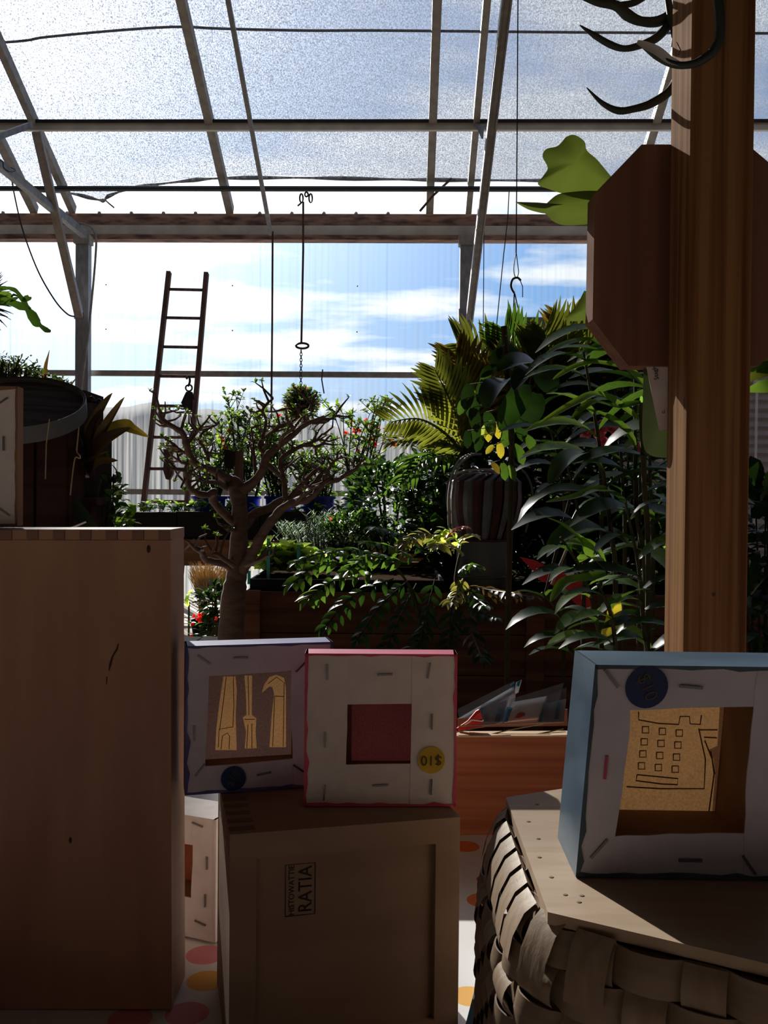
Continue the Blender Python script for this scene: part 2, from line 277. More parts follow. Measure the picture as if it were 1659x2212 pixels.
# ------------------------------------------------------------------ mesh helpers
WL = {}
def wloc(o): return WL.get(o.name, V((0, 0, 0))) if o else V((0, 0, 0))
def frame(d, up=V((0, 0, 1))):
    y = V(d).normalized(); x = y.cross(up)
    if x.length < 1e-5: x = y.cross(V((1, 0, 0)))
    x.normalize(); z = x.cross(y); return x, y, z
class MB:
    def __init__(s): s.v = []; s.f = []
    def add(s, vs, fs):
        n = len(s.v); s.v += [V(a) for a in vs]; s.f += [tuple(i + n for i in q) for q in fs]; return s
    def hexa(s, p):  # bottom 4, top 4
        return s.add(p, [(3, 2, 1, 0), (4, 5, 6, 7), (0, 1, 5, 4), (1, 2, 6, 5), (2, 3, 7, 6), (3, 0, 4, 7)])
    def box(s, a, b, R=None, o=None):
        x0, y0, z0 = a; x1, y1, z1 = b
        p = [V(q) for q in ((x0, y0, z0), (x1, y0, z0), (x1, y1, z0), (x0, y1, z0), (x0, y0, z1), (x1, y0, z1), (x1, y1, z1), (x0, y1, z1))]
        if R: p = [R @ q for q in p]
        return s.hexa(p)
    def beam(s, p, q, w, h, up=V((0, 0, 1))):
        p, q = V(p), V(q); x, y, z = frame(q - p, up); x = x * w / 2; z = z * h / 2
        return s.hexa([p - x - z, p + x - z, q + x - z, q - x - z, p - x + z, p + x + z, q + x + z, q - x + z])
    def tube(s, pts, rad, n=8, cap=True):
        pts = [V(p) for p in pts]
        if not hasattr(rad, '__len__'): rad = [rad] * len(pts)
        vs, fs = [], []; up = V((0.13, 0.21, 0.97))
        for i, p in enumerate(pts):
            t = (pts[min(i + 1, len(pts) - 1)] - pts[max(i - 1, 0)])
            x, y, z = frame(t, up); up = z
            for k in range(n):
                a = 2 * math.pi * k / n; vs.append(p + x * math.cos(a) * rad[i] + z * math.sin(a) * rad[i])
        for i in range(len(pts) - 1):
            for k in range(n):
                fs.append((i * n + k, i * n + (k + 1) % n, (i + 1) * n + (k + 1) % n, (i + 1) * n + k))
        if cap: fs += [tuple(range(n - 1, -1, -1)), tuple(range((len(pts) - 1) * n, len(pts) * n))]
        return s.add(vs, fs)
    def prism(s, poly, ext):
        poly = [V(p) for p in poly]; n = len(poly); ext = V(ext)
        return s.add(poly + [p + ext for p in poly], [tuple(range(n - 1, -1, -1)), tuple(range(n, 2 * n))] + [(i, (i + 1) % n, n + (i + 1) % n, n + i) for i in range(n)])
    def lathe(s, prof, c, n=24, R=None):
        vs, fs = [], []
        for r, z in prof:
            for k in range(n):
                a = 2 * math.pi * k / n; q = V((r * math.cos(a), r * math.sin(a), z)); vs.append((R @ q if R else q) + V(c))
        for i in range(len(prof) - 1):
            for k in range(n): fs.append((i * n + k, i * n + (k + 1) % n, (i + 1) * n + (k + 1) % n, (i + 1) * n + k))
        if tuple(prof[0]) != tuple(prof[-1]): fs += [tuple(range(n - 1, -1, -1)), tuple(range((len(prof) - 1) * n, len(prof) * n))]
        return s.add(vs, fs)
    def ball(s, c, r, n=8, m=5, sq=(1, 1, 1)):
        prof = [(max(1e-4, math.sin(math.pi * i / m)) * r, -math.cos(math.pi * i / m) * r) for i in range(m + 1)]
        k = len(s.v); s.lathe(prof, (0, 0, 0), n)
        for i in range(k, len(s.v)):
            q = s.v[i]; s.v[i] = V((q.x * sq[0], q.y * sq[1], q.z * sq[2])) + V(c)
        return s
    def leaf(s, base, d, up, L, W, droop=0.5, n=3, prof='lance', fold=0.15):
        vs, fs = leaf_data(n, W / L, droop, prof, fold); x, y, z = frame(d, up); b = V(base)
        return s.add([b + (x * q[0] + y * q[1] + z * q[2]) * L for q in vs], fs)
    def xf(s, M):
        s.v = [M @ q for q in s.v]; return s
    def build(s, name, mat, parent=None, smooth=False, origin=None):
        lo = V([min(q[i] for q in s.v) for i in range(3)]); hi = V([max(q[i] for q in s.v) for i in range(3)])
        c = V(origin) if origin is not None else V(((lo.x + hi.x) / 2, (lo.y + hi.y) / 2, lo.z if parent is None else (lo.z + hi.z) / 2))
        me = bpy.data.meshes.new(name); me.from_pydata([tuple(q - c) for q in s.v], [], s.f); me.update()
        me.materials.append(mat)
        if smooth:
            me.polygons.foreach_set('use_smooth', [True] * len(me.polygons)); me.set_sharp_from_angle(angle=math.radians(50))
        o = bpy.data.objects.new(name, me); COL.objects.link(o)
        o.location = c - wloc(parent); o.parent = parent; WL[o.name] = c
        return o
def leaf_data(n, w, droop, prof, fold):
    """a leaf of length 1 along +y: three verts a row, folded along the midrib, drooping"""
    vs, fs = [], []; ang = 0.0; y = z = 0.0
    for i in range(n + 1):
        t = i / n
        if prof == 'lance': h = math.sin(math.pi * min(1, t * 0.93 + 0.05)) ** 0.8
        elif prof == 'oval': h = math.sin(math.pi * min(1.0, t * 0.9 + 0.06)) ** 0.55
        elif prof == 'strap': h = (0.75 + 0.4 * t) if t < 0.7 else 1.03 * (1 - (t - 0.7) / 0.3) ** 0.6
        else: h = 1.0 - 0.9 * t
        if i == n: h = min(h, 0.06)
        h *= w / 2
        vs += [(-h, y, z + h * fold * 2), (0, y, z), (h, y, z + h * fold * 2)]
        y += math.cos(ang) / n; z -= math.sin(ang) / n; ang += droop / n * 1.4
    for i in range(n):
        a = i * 3; fs += [(a, a + 1, a + 4, a + 3), (a + 1, a + 2, a + 5, a + 4)]
    return [V(q) for q in vs], fs
LEAFMESH = {}
def leaf_mesh(mat, w=0.25, droop=0.6, prof='lance', n=6, fold=0.15):
    k = (mat.name, round(w, 2), round(droop, 1), prof, n, fold)
    if k not in LEAFMESH:
        vs, fs = leaf_data(n, w, droop, prof, fold); me = bpy.data.meshes.new('leaf'); me.from_pydata([tuple(q) for q in vs], [], fs); me.update()
        me.materials.append(mat); me.polygons.foreach_set('use_smooth', [True] * len(me.polygons)); LEAFMESH[k] = me
    return LEAFMESH[k]
def leaf_obj(parent, base, d, L, mat, w=0.25, droop=0.6, prof='lance', up=V((0, 0, 1)), name='leaf', fold=0.15):
    x, y, z = frame(d, up); b = V(base) - wloc(parent)
    o = bpy.data.objects.new(name, leaf_mesh(mat, w, droop, prof, 6, fold)); COL.objects.link(o); o.parent = parent
    o.matrix_basis = Matrix(((x.x * L, y.x * L, z.x * L, b.x), (x.y * L, y.y * L, z.y * L, b.y), (x.z * L, y.z * L, z.z * L, b.z), (0, 0, 0, 1)))
    return o
def blade_obj(parent, pts, widths, mat, name='leaf', up=None, fold=0.12):
    """a leaf swept along given points (flat side turned to `up`)"""
    pts = [V(p) for p in pts]; mb = MB(); vs, fs = [], []
    up = V(up) if up is not None else V((0, -1, 0.25))
    for i, p in enumerate(pts):
        t = pts[min(i + 1, len(pts) - 1)] - pts[max(i - 1, 0)]; x, y, z = frame(t, up)
        h = widths[i] / 2; vs += [p - x * h + z * h * fold * 2, p, p + x * h + z * h * fold * 2]
    for i in range(len(pts) - 1):
        a = i * 3; fs += [(a, a + 1, a + 4, a + 3), (a + 1, a + 2, a + 5, a + 4)]
    return mb.add(vs, fs).build(name, mat, parent, True)
def thing(name, label, cat, loc, group=None):
    o = bpy.data.objects.new(name, None); COL.objects.link(o); o.location = V(loc); WL[o.name] = V(loc); o.empty_display_size = 0.05
    return tag(o, label, cat, group)
def tag(o, label, cat, group=None):
    o['label'] = label; o['category'] = cat
    if group: o['group'] = group
    return o
def struct(o): o['kind'] = 'structure'; return o
def stuff(o): o['kind'] = 'stuff'; return o
def rnd(a, b): return random.uniform(a, b)
def lerp(a, b, t): return a + (b - a) * t
def smooth_path(pts, k=6):
    pts = [V(p) for p in pts]; out = []
    for i in range(len(pts) - 1):
        p0, p1, p2, p3 = pts[max(i - 1, 0)], pts[i], pts[i + 1], pts[min(i + 2, len(pts) - 1)]
        for j in range(k):
            t = j / k; out.append(0.5 * ((2 * p1) + (p2 - p0) * t + (2 * p0 - 5 * p1 + 4 * p2 - p3) * t * t + (3 * p1 - p0 - 3 * p2 + p3) * t ** 3))
    out.append(pts[-1]); return out
def smooth_vals(vals, k=6):
    out = []
    for i in range(len(vals) - 1): out += [lerp(vals[i], vals[i + 1], j / k) for j in range(k)]
    return out + [vals[-1]]
def text_mesh(body, size, mat, M, parent, name='lettering'):
    cu = bpy.data.curves.new('txt', 'FONT'); cu.body = body; cu.size = size; cu.align_x = 'CENTER'; cu.align_y = 'CENTER'; cu.extrude = 0.00012; cu.resolution_u = 3
    t = bpy.data.objects.new('txt', cu); COL.objects.link(t); bpy.context.view_layer.update()
    me = bpy.data.meshes.new_from_object(t.evaluated_get(bpy.context.evaluated_depsgraph_get())); me.name = name
    bpy.data.objects.remove(t); bpy.data.curves.remove(cu)
    me.transform(M); me.materials.clear(); me.materials.append(mat)
    c = M.translation.copy()
    me.transform(Matrix.Translation(-c)); o = bpy.data.objects.new(name, me); COL.objects.link(o); o.parent = parent; o.location = c - wloc(parent); WL[o.name] = c
    return o

# ================================================================== THE BUILDING
YW, YAW, SLOPE = 9.6, 0.025, 0.5
def B(x, yb, z): return V((x - YAW * yb, YW - YAW * x - yb, z))
EAVE = CAMZ + 2.908
def roof_z(yb, off=0.0): return EAVE + off + SLOPE * yb
def on_roof(px, py, off):
    d = ray(px, py)
    # z = EAVE+off+S*(YW - YAW*x - y)
    t = (EAVE + off + SLOPE * YW - CAMZ) / (d.z + SLOPE * (d.y + YAW * d.x))
    return V((d.x * t, d.y * t, CAMZ + d.z * t))
def on_wall(px, py, yb=0.0):
    d = ray(px, py); t = (YW - yb) / (d.y + YAW * d.x); return V((d.x * t, d.y * t, CAMZ + d.z * t))

fl = MB().box((-9, -3.5, -0.1), (9, 9.75, 0)).build('floor', M_floor); struct(fl)
gd = MB().box((-60, 9.75, -0.2), (60, 90, -0.06)).build('floor_outside', M_ground); struct(gd)
# distant scrubby ridge beyond the glazing
mb = MB(); nx = 160
hts = [5.2 + 0.35 * math.sin(i * 0.21 + 1) + 0.25 * math.sin(i * 0.47) + 0.12 * math.sin(i * 1.3) for i in range(nx + 1)]
for i in range(nx + 1):
    x = -45 + 90 * i / nx; h = hts[i] - 0.02 * max(0.0, x + 5)
    mb.v += [V((x, 42, -0.1)), V((x, 44, h * 0.7)), V((x, 47, h)), V((x, 56, h * 0.9)), V((x, 60, -0.1))]
for i in range(nx):
    for k in range(4): a = i * 5 + k; mb.f.append((a, a + 5, a + 6, a + 1))
tag(mb.build('scrub_ridge', M_hill, None, True), 'low hazy scrub covered ridge seen blurred through the clear wall', 'ridge')

# clear corrugated far wall: each sheet a part
wb = thing('wall_back', 'x', 'x', B(0, 0, 0)); del wb['label'], wb['category']; struct(wb)
SW = 1.317
def corr_sheet(x0, x1, zlo, zhi, amp, per, yb):
    mb = MB(); n = int((x1 - x0) / per * 8)
    for i in range(n + 1):
        x = x0 + (x1 - x0) * i / n; y = yb + amp * math.sin(2 * math.pi * x / per)
        mb.v += [B(x, y, zlo), B(x, y, zhi)]
    mb.f = [(2 * i, 2 * i + 2, 2 * i + 3, 2 * i + 1) for i in range(n)]
    return mb
for i in range(10):
    x0 = -6.59 + i * SW
    corr_sheet(x0, x0 + SW + 0.02, 0.0, EAVE - 0.25, 0.008, 0.067, -0.10 - 0.003 * (i % 2)).build('corrugated_sheet', M_wall, wb, True)
for px, py in ((229, 615), (502, 617), (772, 618), (229, 711), (502, 714), (771, 717)):
    p = on_wall(px, py, -0.08); MB().ball(p, 0.008, 6, 4).build('screw', M_iron, wb)
# eave: stained board, channel, lower lip, row of bolts
ev = thing('trim_1', 'x', 'x', B(0, 0, EAVE - 0.3)); del ev['label'], ev['category']; struct(ev)
z0 = EAVE - 0.285
def bar(x0, x1, zlo, zhi, y0, y1): 
    return MB().hexa([B(x0, y1, zlo), B(x1, y1, zlo), B(x1, y0, zlo), B(x0, y0, zlo), B(x0, y1, zhi), B(x1, y1, zhi), B(x1, y0, zhi), B(x0, y0, zhi)])
bar(-6.6, 6.6, EAVE - 0.135, EAVE - 0.012, -0.10, 0.0).build('eave_board', M_eavewood, ev)
bar(-6.6, 6.6, EAVE - 0.235, EAVE - 0.137, -0.10, 0.02).build('eave_channel', M_eavemetal, ev)
bar(-6.6, 6.6, EAVE - 0.285, EAVE - 0.237, -0.10, 0.035).build('eave_lip', M_eavewood, ev)
for k in range(-9, 12):
    p = on_wall(69.5 + k * 69.5 + 4, 460, 0.0); MB().ball(B(p.x, -0.03, EAVE + 0.0), 0.02, 8, 5).build('bolt', M_steel2, ev)
# horizontal girts on the wall
for nm, py, lab in (('wall_girt', 807, 'grey steel rail across the clear wall at ladder height'), ('wall_girt', 1065, 'grey steel rail low on the clear wall behind blue buckets')):
    z = on_wall(600, py).z
    tag(bar(-6.5, 6.5, z - 0.028, z + 0.028, -0.085, -0.035).build(nm, M_steel2), lab, 'rail')
# columns
def column(px, lab):
    x = on_wall(px, 700, 0.09).x + YAW * 0.09
    t = thing('steel_column', lab, 'column', B(x, 0.09, 0)); R = Matrix.Rotation(-YAW, 3, 'Z')
    c = B(x, 0.09, 0)
    prof = [(-.066, -.05), (.066, -.05), (.066, .05), (.03, .05), (.03, .035), (-.03, .035), (-.03, .05), (-.066, .05)]
    MB().prism([c + R @ V((a, b, 0)) for a, b in prof], V((0, 0, EAVE - 0.30))).build('shaft', M_steel, t)
    MB().box((-.082, -.07, EAVE - 0.36), (.082, .06, EAVE - 0.27), Matrix.Translation(c) @ R.to_4x4()).build('cap_bracket', M_steel2, t)
    MB().box((-.075, -.06, 1.1 + 1.78), (.02, .055, 1.1 + 1.90), Matrix.Translation(c) @ R.to_4x4()).build('clamp', M_steel, t)
    return x
XL = column(180, 'galvanised steel column left of the leaning ladder')
XR = column(1006, 'galvanised steel column right of the leaning ladder, above the palm')
# roof sheets
cl = thing('ceiling', 'x', 'x', B(0, 2, EAVE)); del cl['label'], cl['category']; struct(cl)
YC = 3.4
for i in range(10):
    x0 = -6.59 + i * SW; mb = MB(); n = 130
    for k in range(n + 1):
        x = x0 + (SW + 0.01) * k / n; w = 0.006 * math.sin(2 * math.pi * x / 0.067)
        mb.v += [B(x, -0.15, roof_z(-0.15, 0.10 + w + 0.002 * (i % 2))), B(x, YC, roof_z(YC, 0.10 + w + 0.002 * (i % 2)))]
    mb.f = [(2 * k, 2 * k + 2, 2 * k + 3, 2 * k + 1) for k in range(n)]
    mb.build('roof_sheet', M_roof, cl, True)
bk = MB(); zt = roof_z(YC, 0.10)
bk.hexa([B(-6.6, 13, 4.0), B(6.6, 13, 4.0), B(6.6, YC, zt), B(-6.6, YC, zt), B(-6.6, 13, 4.1), B(6.6, 13, 4.1), B(6.6, YC, zt + 0.1), B(-6.6, YC, zt + 0.1)])
bk.build('roof_boarding', M_dark, cl)
struct(bar(-6.6, 6.6, 0, 4.1, 13.0, 13.1).build('wall_rear', M_rear))
for nm, x in (('wall_left', -6.62), ('wall_right', 6.62)):
    poly = [B(x, -0.1, 0), B(x, 13.1, 0), B(x, 13.1, 4.1), B(x, YC, zt + 0.1), B(x, -0.1, EAVE)]
    struct(MB().prism(poly, B(x + 0.06 * (1 if x > 0 else -1), 0, 0) - B(x, 0, 0)).build(nm, M_dark))
# rafters
def rafter(x, lab, w=0.075, h=0.09, ylo=0.0, yhi=YC + 1.2, off=0.02):
    tag(MB().beam(B(x, ylo, roof_z(ylo, off)), B(x, yhi, roof_z(yhi, off)), w, h).build('roof_rafter', M_steel2), lab, 'rafter')
def xroof(px, py): p = on_roof(px, py, 0.0); return p.x + YAW * (YW - p.y)
rafter(xroof(497, 458), 'wide grey roof rafter left of the thin hanging bar')
rafter(xroof(928, 458), 'pale roof rafter just left of the steel truss')
rafter(XR + 0.02, 'top chord rafter of the truss above the right steel column', 0.06, 0.09)
rafter(xroof(160, 462), 'roof rafter running up from the left steel column', 0.06, 0.10)
rafter(xroof(75, 458), 'roof rafter at the far left edge of the picture', 0.075, 0.09)
rafter(xroof(1357, 462), 'roof rafter slanting behind the horn shaped fronds')
# purlin under the roof
pz = on_roof(830, 268, 0.0); ybp = YW - pz.y - YAW * pz.x
pr = thing('roof_purlin', 'long steel purlin crossing under all the roof rafters', 'purlin', B(0, ybp, roof_z(ybp, -0.06)))
bar(-6.5, 6.5, roof_z(ybp, -0.065), roof_z(ybp, 0.01), ybp - 0.01, ybp + 0.03).build('web', M_eavemetal, pr)
bar(-6.5, 6.5, roof_z(ybp, -0.0), roof_z(ybp, 0.025), ybp - 0.03, ybp + 0.05).build('flange', M_iron, pr)
# black curtain pipe
pp = P(830, 408, 9.166)
tag(MB().tube([V((-6.4, pp.y + .16, pp.z + 0.0)), V((0, pp.y, pp.z)), V((6.4, pp.y - .16, pp.z + 0.0))], 0.027, 10).build('curtain_pipe', M_blackpipe, None, True), 'black pipe running the full width below the shade cloth hem', 'pipe')
# truss braces
def xbrace(x, px1, py1, px2, py2): return PX(px1, py1, x), PX(px2, py2, x)
br = thing('truss_brace', 'channel section brace climbing from right column past the purlin', 'brace', P(1012, 700, 9.4))
a, b = P(1014, 690, 9.40), P(1098, -30, 6.4); b = a + (b - a) * 1.45
MB().beam(a, b, 0.05, 0.012, V((0, 1, 1))).build('brace_web', M_steel2, br)
MB().beam(a + V((0.03, 0, 0)), b + V((0.03, 0, 0)), 0.012, 0.075, V((0, 1, 1))).build('brace_flange', M_steel, br)
MB().beam(a - V((0.03, 0, 0)), b - V((0.03, 0, 0)), 0.012, 0.075, V((0, 1, 1))).build('brace_flange', M_steel, br)
br = thing('knee_brace', 'steel knee brace from left column up to the purlin', 'brace', P(172, 680, 9.40))
MB().beam(P(170, 684, 9.40), P(78, 285, 8.45), 0.075, 0.03, V((0, 1, -0.4))).build('brace_bar', M_steel2, br)
MB().beam(P(176, 676, 9.41), P(85, 285, 8.47), 0.02, 0.07, V((0, 1, -0.4))).build('brace_edge', M_steel, br)
br = thing('truss_chord', 'pale steel truss chord descending from left edge to column top', 'truss chord', P(178, 505, 9.35))
MB().beam(P(182, 508, 9.35), P(182, 508, 9.35).lerp(P(-30, 335, 7.9), 2.2), 0.06, 0.055).build('chord_tube', M_steel, br)
MB().beam(P(185, 500, 9.37), P(185, 500, 9.37).lerp(P(-28, 325, 7.92), 2.2), 0.022, 0.03).build('chord_lip', M_steel2, br)
MB().tube(smooth_path([P(-4, 345, 8.05), P(6, 350, 8.0), P(8, 362, 8.0), P(20, 371, 8.0), P(34, 368, 8.1), P(24, 362, 8.2)]), 0.005, 5).build('wire_tie', M_iron, br)
tag(MB().beam(P(66, 270, 8.5), P(-30, 305, 8.0), 0.05, 0.05).build('truss_web', M_steel), 'short pale truss web at upper left behind the purlin', 'truss web')
tag(MB().hexa([P(1026, 268, 8.50), P(1040, 300, 8.46), P(1044, 300, 8.46), P(1046, 268, 8.5), P(1026, 268, 8.53), P(1040, 300, 8.49), P(1044, 300, 8.49), P(1046, 268, 8.53)]).build('gusset_plate', M_steel), 'small triangular gusset plate where purlin meets the right truss', 'plate')
# thin hanging bar with rod
a = P(585, 506, 8.9); b = V((a.x - 0.025 * 2.6, a.y - 2.6, a.z + 1.3))
tag(MB().beam(a, b, 0.035, 0.03).build('hanging_bar', M_steel), 'thin steel bar sloping under the roof right of the wide rafter', 'bar')
tag(MB().tube([P(589, 500, 8.88), P(588, 700, 8.88), P(586, 905, 8.88)], 0.010, 6).build('hanging_rod', M_rust), 'thin dark rod hanging straight down right of the ladder', 'rod')
# shade cloth
edge = [(-420, 395), (0, 405), (140, 414), (205, 428), (225, 431), (236, 421), (290, 404), (400, 389), (480, 383), (640, 382), (830, 385), (1000, 387), (1260, 388), (1659, 390), (2100, 392)]
seam = [(-420, 110), (0, 92), (100, 80), (250, 66), (380, 58), (480, 62), (660, 66), (830, 66), (1260, 70), (1659, 72), (2100, 74)]
lowp = smooth_path([on_roof(x, y, 0.20) for x, y in edge], 6)
sc_ = thing('shade_cloth', 'grey knitted shade cloth stretched over the glazed roof', 'shade cloth', lowp[len(lowp) // 2])
mb = MB(); rows = 6
for p in lowp:
    x = p.x; yb0 = YW - YAW * x - p.y
    for k in range(rows + 1):
        yb = yb0 + (YC - yb0) * k / rows; mb.v.append(B(x + YAW * yb, yb, roof_z(yb, 0.20) - 0.012 * math.sin(k * 1.3 + x)))
R1 = rows + 1
mb.f = [(i * R1 + k, (i + 1) * R1 + k, (i + 1) * R1 + k + 1, i * R1 + k + 1) for i in range(len(lowp) - 1) for k in range(rows)]
mb.build('cloth', M_cloth, sc_, True)
M_hem = mottled('hem tape', (0.05, 0.045, 0.05), None, 10.0, 0.9)
MB().tube([p - V((0, 0, 0.01)) for p in lowp], [0.016 + 0.006 * math.sin(i * 0.9) for i in range(len(lowp))], 6).build('hem', M_hem, sc_)
MB().tube(smooth_path([on_roof(x, y, 0.17) for x, y in seam], 6), 0.011, 6).build('seam', M_hem, sc_)
MB().tube([on_roof(225, 430, 0.18), on_roof(236, 440, 0.1), on_roof(247, 449, 0.08)], 0.008, 5).build('loose_thread', M_hem, sc_)
# wires and cables
tag(MB().tube(smooth_path([P(26, 390, 9.2), P(33, 430, 9.3), P(50, 500, 9.3), P(82, 585, 9.3), P(118, 648, 9.3), P(145, 678, 9.33), P(162, 684, 9.36)]), 0.008, 6).build('slack_cable', M_iron), 'slack dark cable looping down to the left column', 'cable')
tag(MB().tube(smooth_path([P(170, 482, 9.25), P(195, 490, 9.25), P(207, 512, 9.25), P(206, 560, 9.25), P(198, 650, 9.3), P(188, 745, 9.3), P(176, 840, 9.3), P(168, 960, 9.3)]), 0.012, 6).build('grey_conduit', M_steel2), 'grey flexible conduit bending down beside the left column', 'conduit')
def wire(pts, lab, r=0.004, Y=6.0, mat=M_iron, nm='hanging_wire'): return tag(MB().tube([P(x, y, Y) for x, y in pts], r, 5).build(nm, mat), lab, 'wire')
wire([(1119, -20), (1117, 300), (1115, 548)], 'long thin wire hanging from the roof down to an iron hook')
hk = thing('iron_hook', 'curved iron hook on a wire loop above the palm', 'hook', P(1113, 620, 6.0))
MB().tube(smooth_path([P(1115, 545, 6), P(1110, 575, 6), P(1111, 592, 6), P(1116, 601, 6), P(1120, 590, 6), P(1119, 575, 6), P(1115, 545, 6)]), 0.003, 5).build('wire_loop', M_iron, hk)
MB().tube(smooth_path([P(1125, 606, 6), P(1118, 600, 6), P(1108, 603, 6), P(1104, 615, 6), P(1106, 625, 6), P(1111, 633, 6)]), 0.007, 6).build('hook_bend', M_iron, hk)
MB().tube([P(1124, 606, 6), P(1129, 620, 6), P(1129, 642, 6)], 0.003, 5).build('loose_end', M_iron, hk)
wire([(1111, 633), (1108, 700), (1108, 720)], 'thin wire dropping from the iron hook into the palm')
wire([(1112, 634), (1120, 670), (1127, 705)], 'thin slanting wire from the iron hook toward the right')
wire([(1100, 406), (1097, 470), (1087, 560), (1073, 700)], 'faint slanting wire left of the iron hook', 0.005, 9.14)
wire([(1046, 404), (1045, 560), (1044, 710)], 'faint vertical wire close beside the right steel column', 0.0045, 9.14)
wire([(976, 385), (935, 423), (907, 456)], 'loose twisted cord end above the eave board near truss', 0.012, 9.3, M_rust, 'loose_cord')
wire([(697, 798), (695, 820), (700, 850)], 'bent wire dangling below the wall rail', 0.007, 9.63)

# ================================================================== THE TABLE AND WHAT STANDS ON IT
TZ = CAMZ - 0.362
tb = thing('table', 'display table hidden under the petal print cloth', 'table', (0, 0.66, 0))
MB().box((-0.95, 0.16, TZ - 0.035), (0.95, 1.15, TZ - 0.003)).build('tabletop', M_bench, tb)
for sx in (-0.88, 0.88):
    for sy in (0.22, 1.09): MB().box((sx - .03, sy - .03, 0), (sx + .03, sy + .03, TZ - 0.035)).build('leg', M_bench, tb)
def tablecloth():
    mb = MB(); nx, ny = 80, 50
    xs = [-0.97 + 1.94 * i / nx for i in range(nx + 1)]; ys = [0.14 + 1.03 * j / ny for j in range(ny + 1)]
    def hz(x, y): return TZ + 0.0016 * max(0, math.sin(x * 23 + 5 * y) * math.sin(y * 31 + 2)) 
    for x in xs:
        for y in ys: mb.v.append(V((x, y, hz(x, y))))
    n1 = ny + 1; mb.f = [(i * n1 + j, (i + 1) * n1 + j, (i + 1) * n1 + j + 1, i * n1 + j + 1) for i in range(nx) for j in range(ny)]
    # skirt
    def skirt(line, out):
        k = len(mb.v)
        for i, p in enumerate(line):
            wv = 0.012 * math.sin(i * 1.1)
            mb.v += [p, p + out * (0.008 + wv * 0.3) - V((0, 0, 0.02)), p + out * (0.02 + wv) - V((0, 0, 0.24))]
        for i in range(len(line) - 1):
            a = k + i * 3; mb.f.extend([(a, a + 3, a + 4, a + 1), (a + 1, a + 4, a + 5, a + 2)])
    skirt([V((x, ys[0], hz(x, ys[0]))) for x in xs], V((0, -1, 0))); skirt([V((x, ys[-1], hz(x, ys[-1]))) for x in xs], V((0, 1, 0)))
    skirt([V((xs[0], y, hz(xs[0], y))) for y in ys], V((-1, 0, 0))); skirt([V((xs[-1], y, hz(xs[-1], y))) for y in ys], V((1, 0, 0)))
    return mb.build('tablecloth', M_print, None, True)
tag(tablecloth(), 'white tablecloth printed with red, orange and pink petals', 'tablecloth')

# --- tall plain wooden box on the left
def tall_box():
    d = 0.643; fr = P(393, 2196, d); z1 = P(200, 1142, d).z; xr = P(394, 1700, d).x; xl = -0.62; dep = 0.045
    z0 = TZ + 0.002
    t = thing('wooden_box', 'tall plain plywood box filling the left foreground', 'box', ((xl + xr) / 2, d, z0))
    R = Matrix.Translation(V((xr, d, 0))) @ Matrix.Rotation(math.radians(-0.5), 4, 'Y') @ Matrix.Translation(V((-xr, -d, 0)))
    MB().box((xl, d, z0), (xr, d + 0.006, z1 - 0.0075), R).build('front_panel', M_birch, t)
    MB().box((xl, d + 0.001, z1 - 0.007), (xr, d + dep, z1), R).build('top_board', M_birch2, t)
    MB().box((xr - 0.007, d + 0.006, z0), (xr - 0.0004, d + dep, z1 - 0.007), R).build('side_board', M_birch2, t)
    MB().box((xl, d + dep - 0.006, z0), (xr - 0.007, d + dep, z1 - 0.007), R).build('rear_panel', M_birch2, t)
    MB().box((xl, d + 0.006, z0), (xr - 0.007, d + dep - 0.006, z0 + 0.007), R).build('bottom_board', M_birch2, t)
    pitch = 57 / F * d
    k = 0; x = xr - 0.0001
    while x > -0.60:
        w = 25 / F * d
        MB().box((x - w, d - 0.0006, z1 - 0.0072), (x, d + 0.004, z1 - 0.0004), R).build('finger_joint', M_endgrain, t)
        x2 = x - w; w2 = 31 / F * d
        MB().box((x2 - w2, d - 0.0003, z1 - 0.0072), (x2, d + 0.004, z1 - 0.0004), R).build('finger_joint', M_birch, t)
        x -= pitch; k += 1
    for px, py, r in ((321, 1186, 0.0016), (152, 1815, 0.0013)):
        p = P(px, py, d); MB().ball(p + V((0, 0.0002, 0)), r, 8, 5, (1, 0.4, 1.9)).build('knot', M_knot, t)
    MB().tube([P(x, y, d) + V((0, -0.0001, 0)) for x, y in ((256, 1390), (253, 1402), (243, 1418), (238, 1436), (235, 1450))], [0.0003, 0.0007, 0.0006, 0.0009, 0.0002], 5).build('crack', M_knot, t)
    MB().tube([P(x, y, d) + V((0, -0.0001, 0)) for x, y in ((231, 1462), (230, 1478))], [0.0004, 0.0003], 5).build('crack', M_knot, t)
    return z1, d
LBZ, LBD = tall_box()

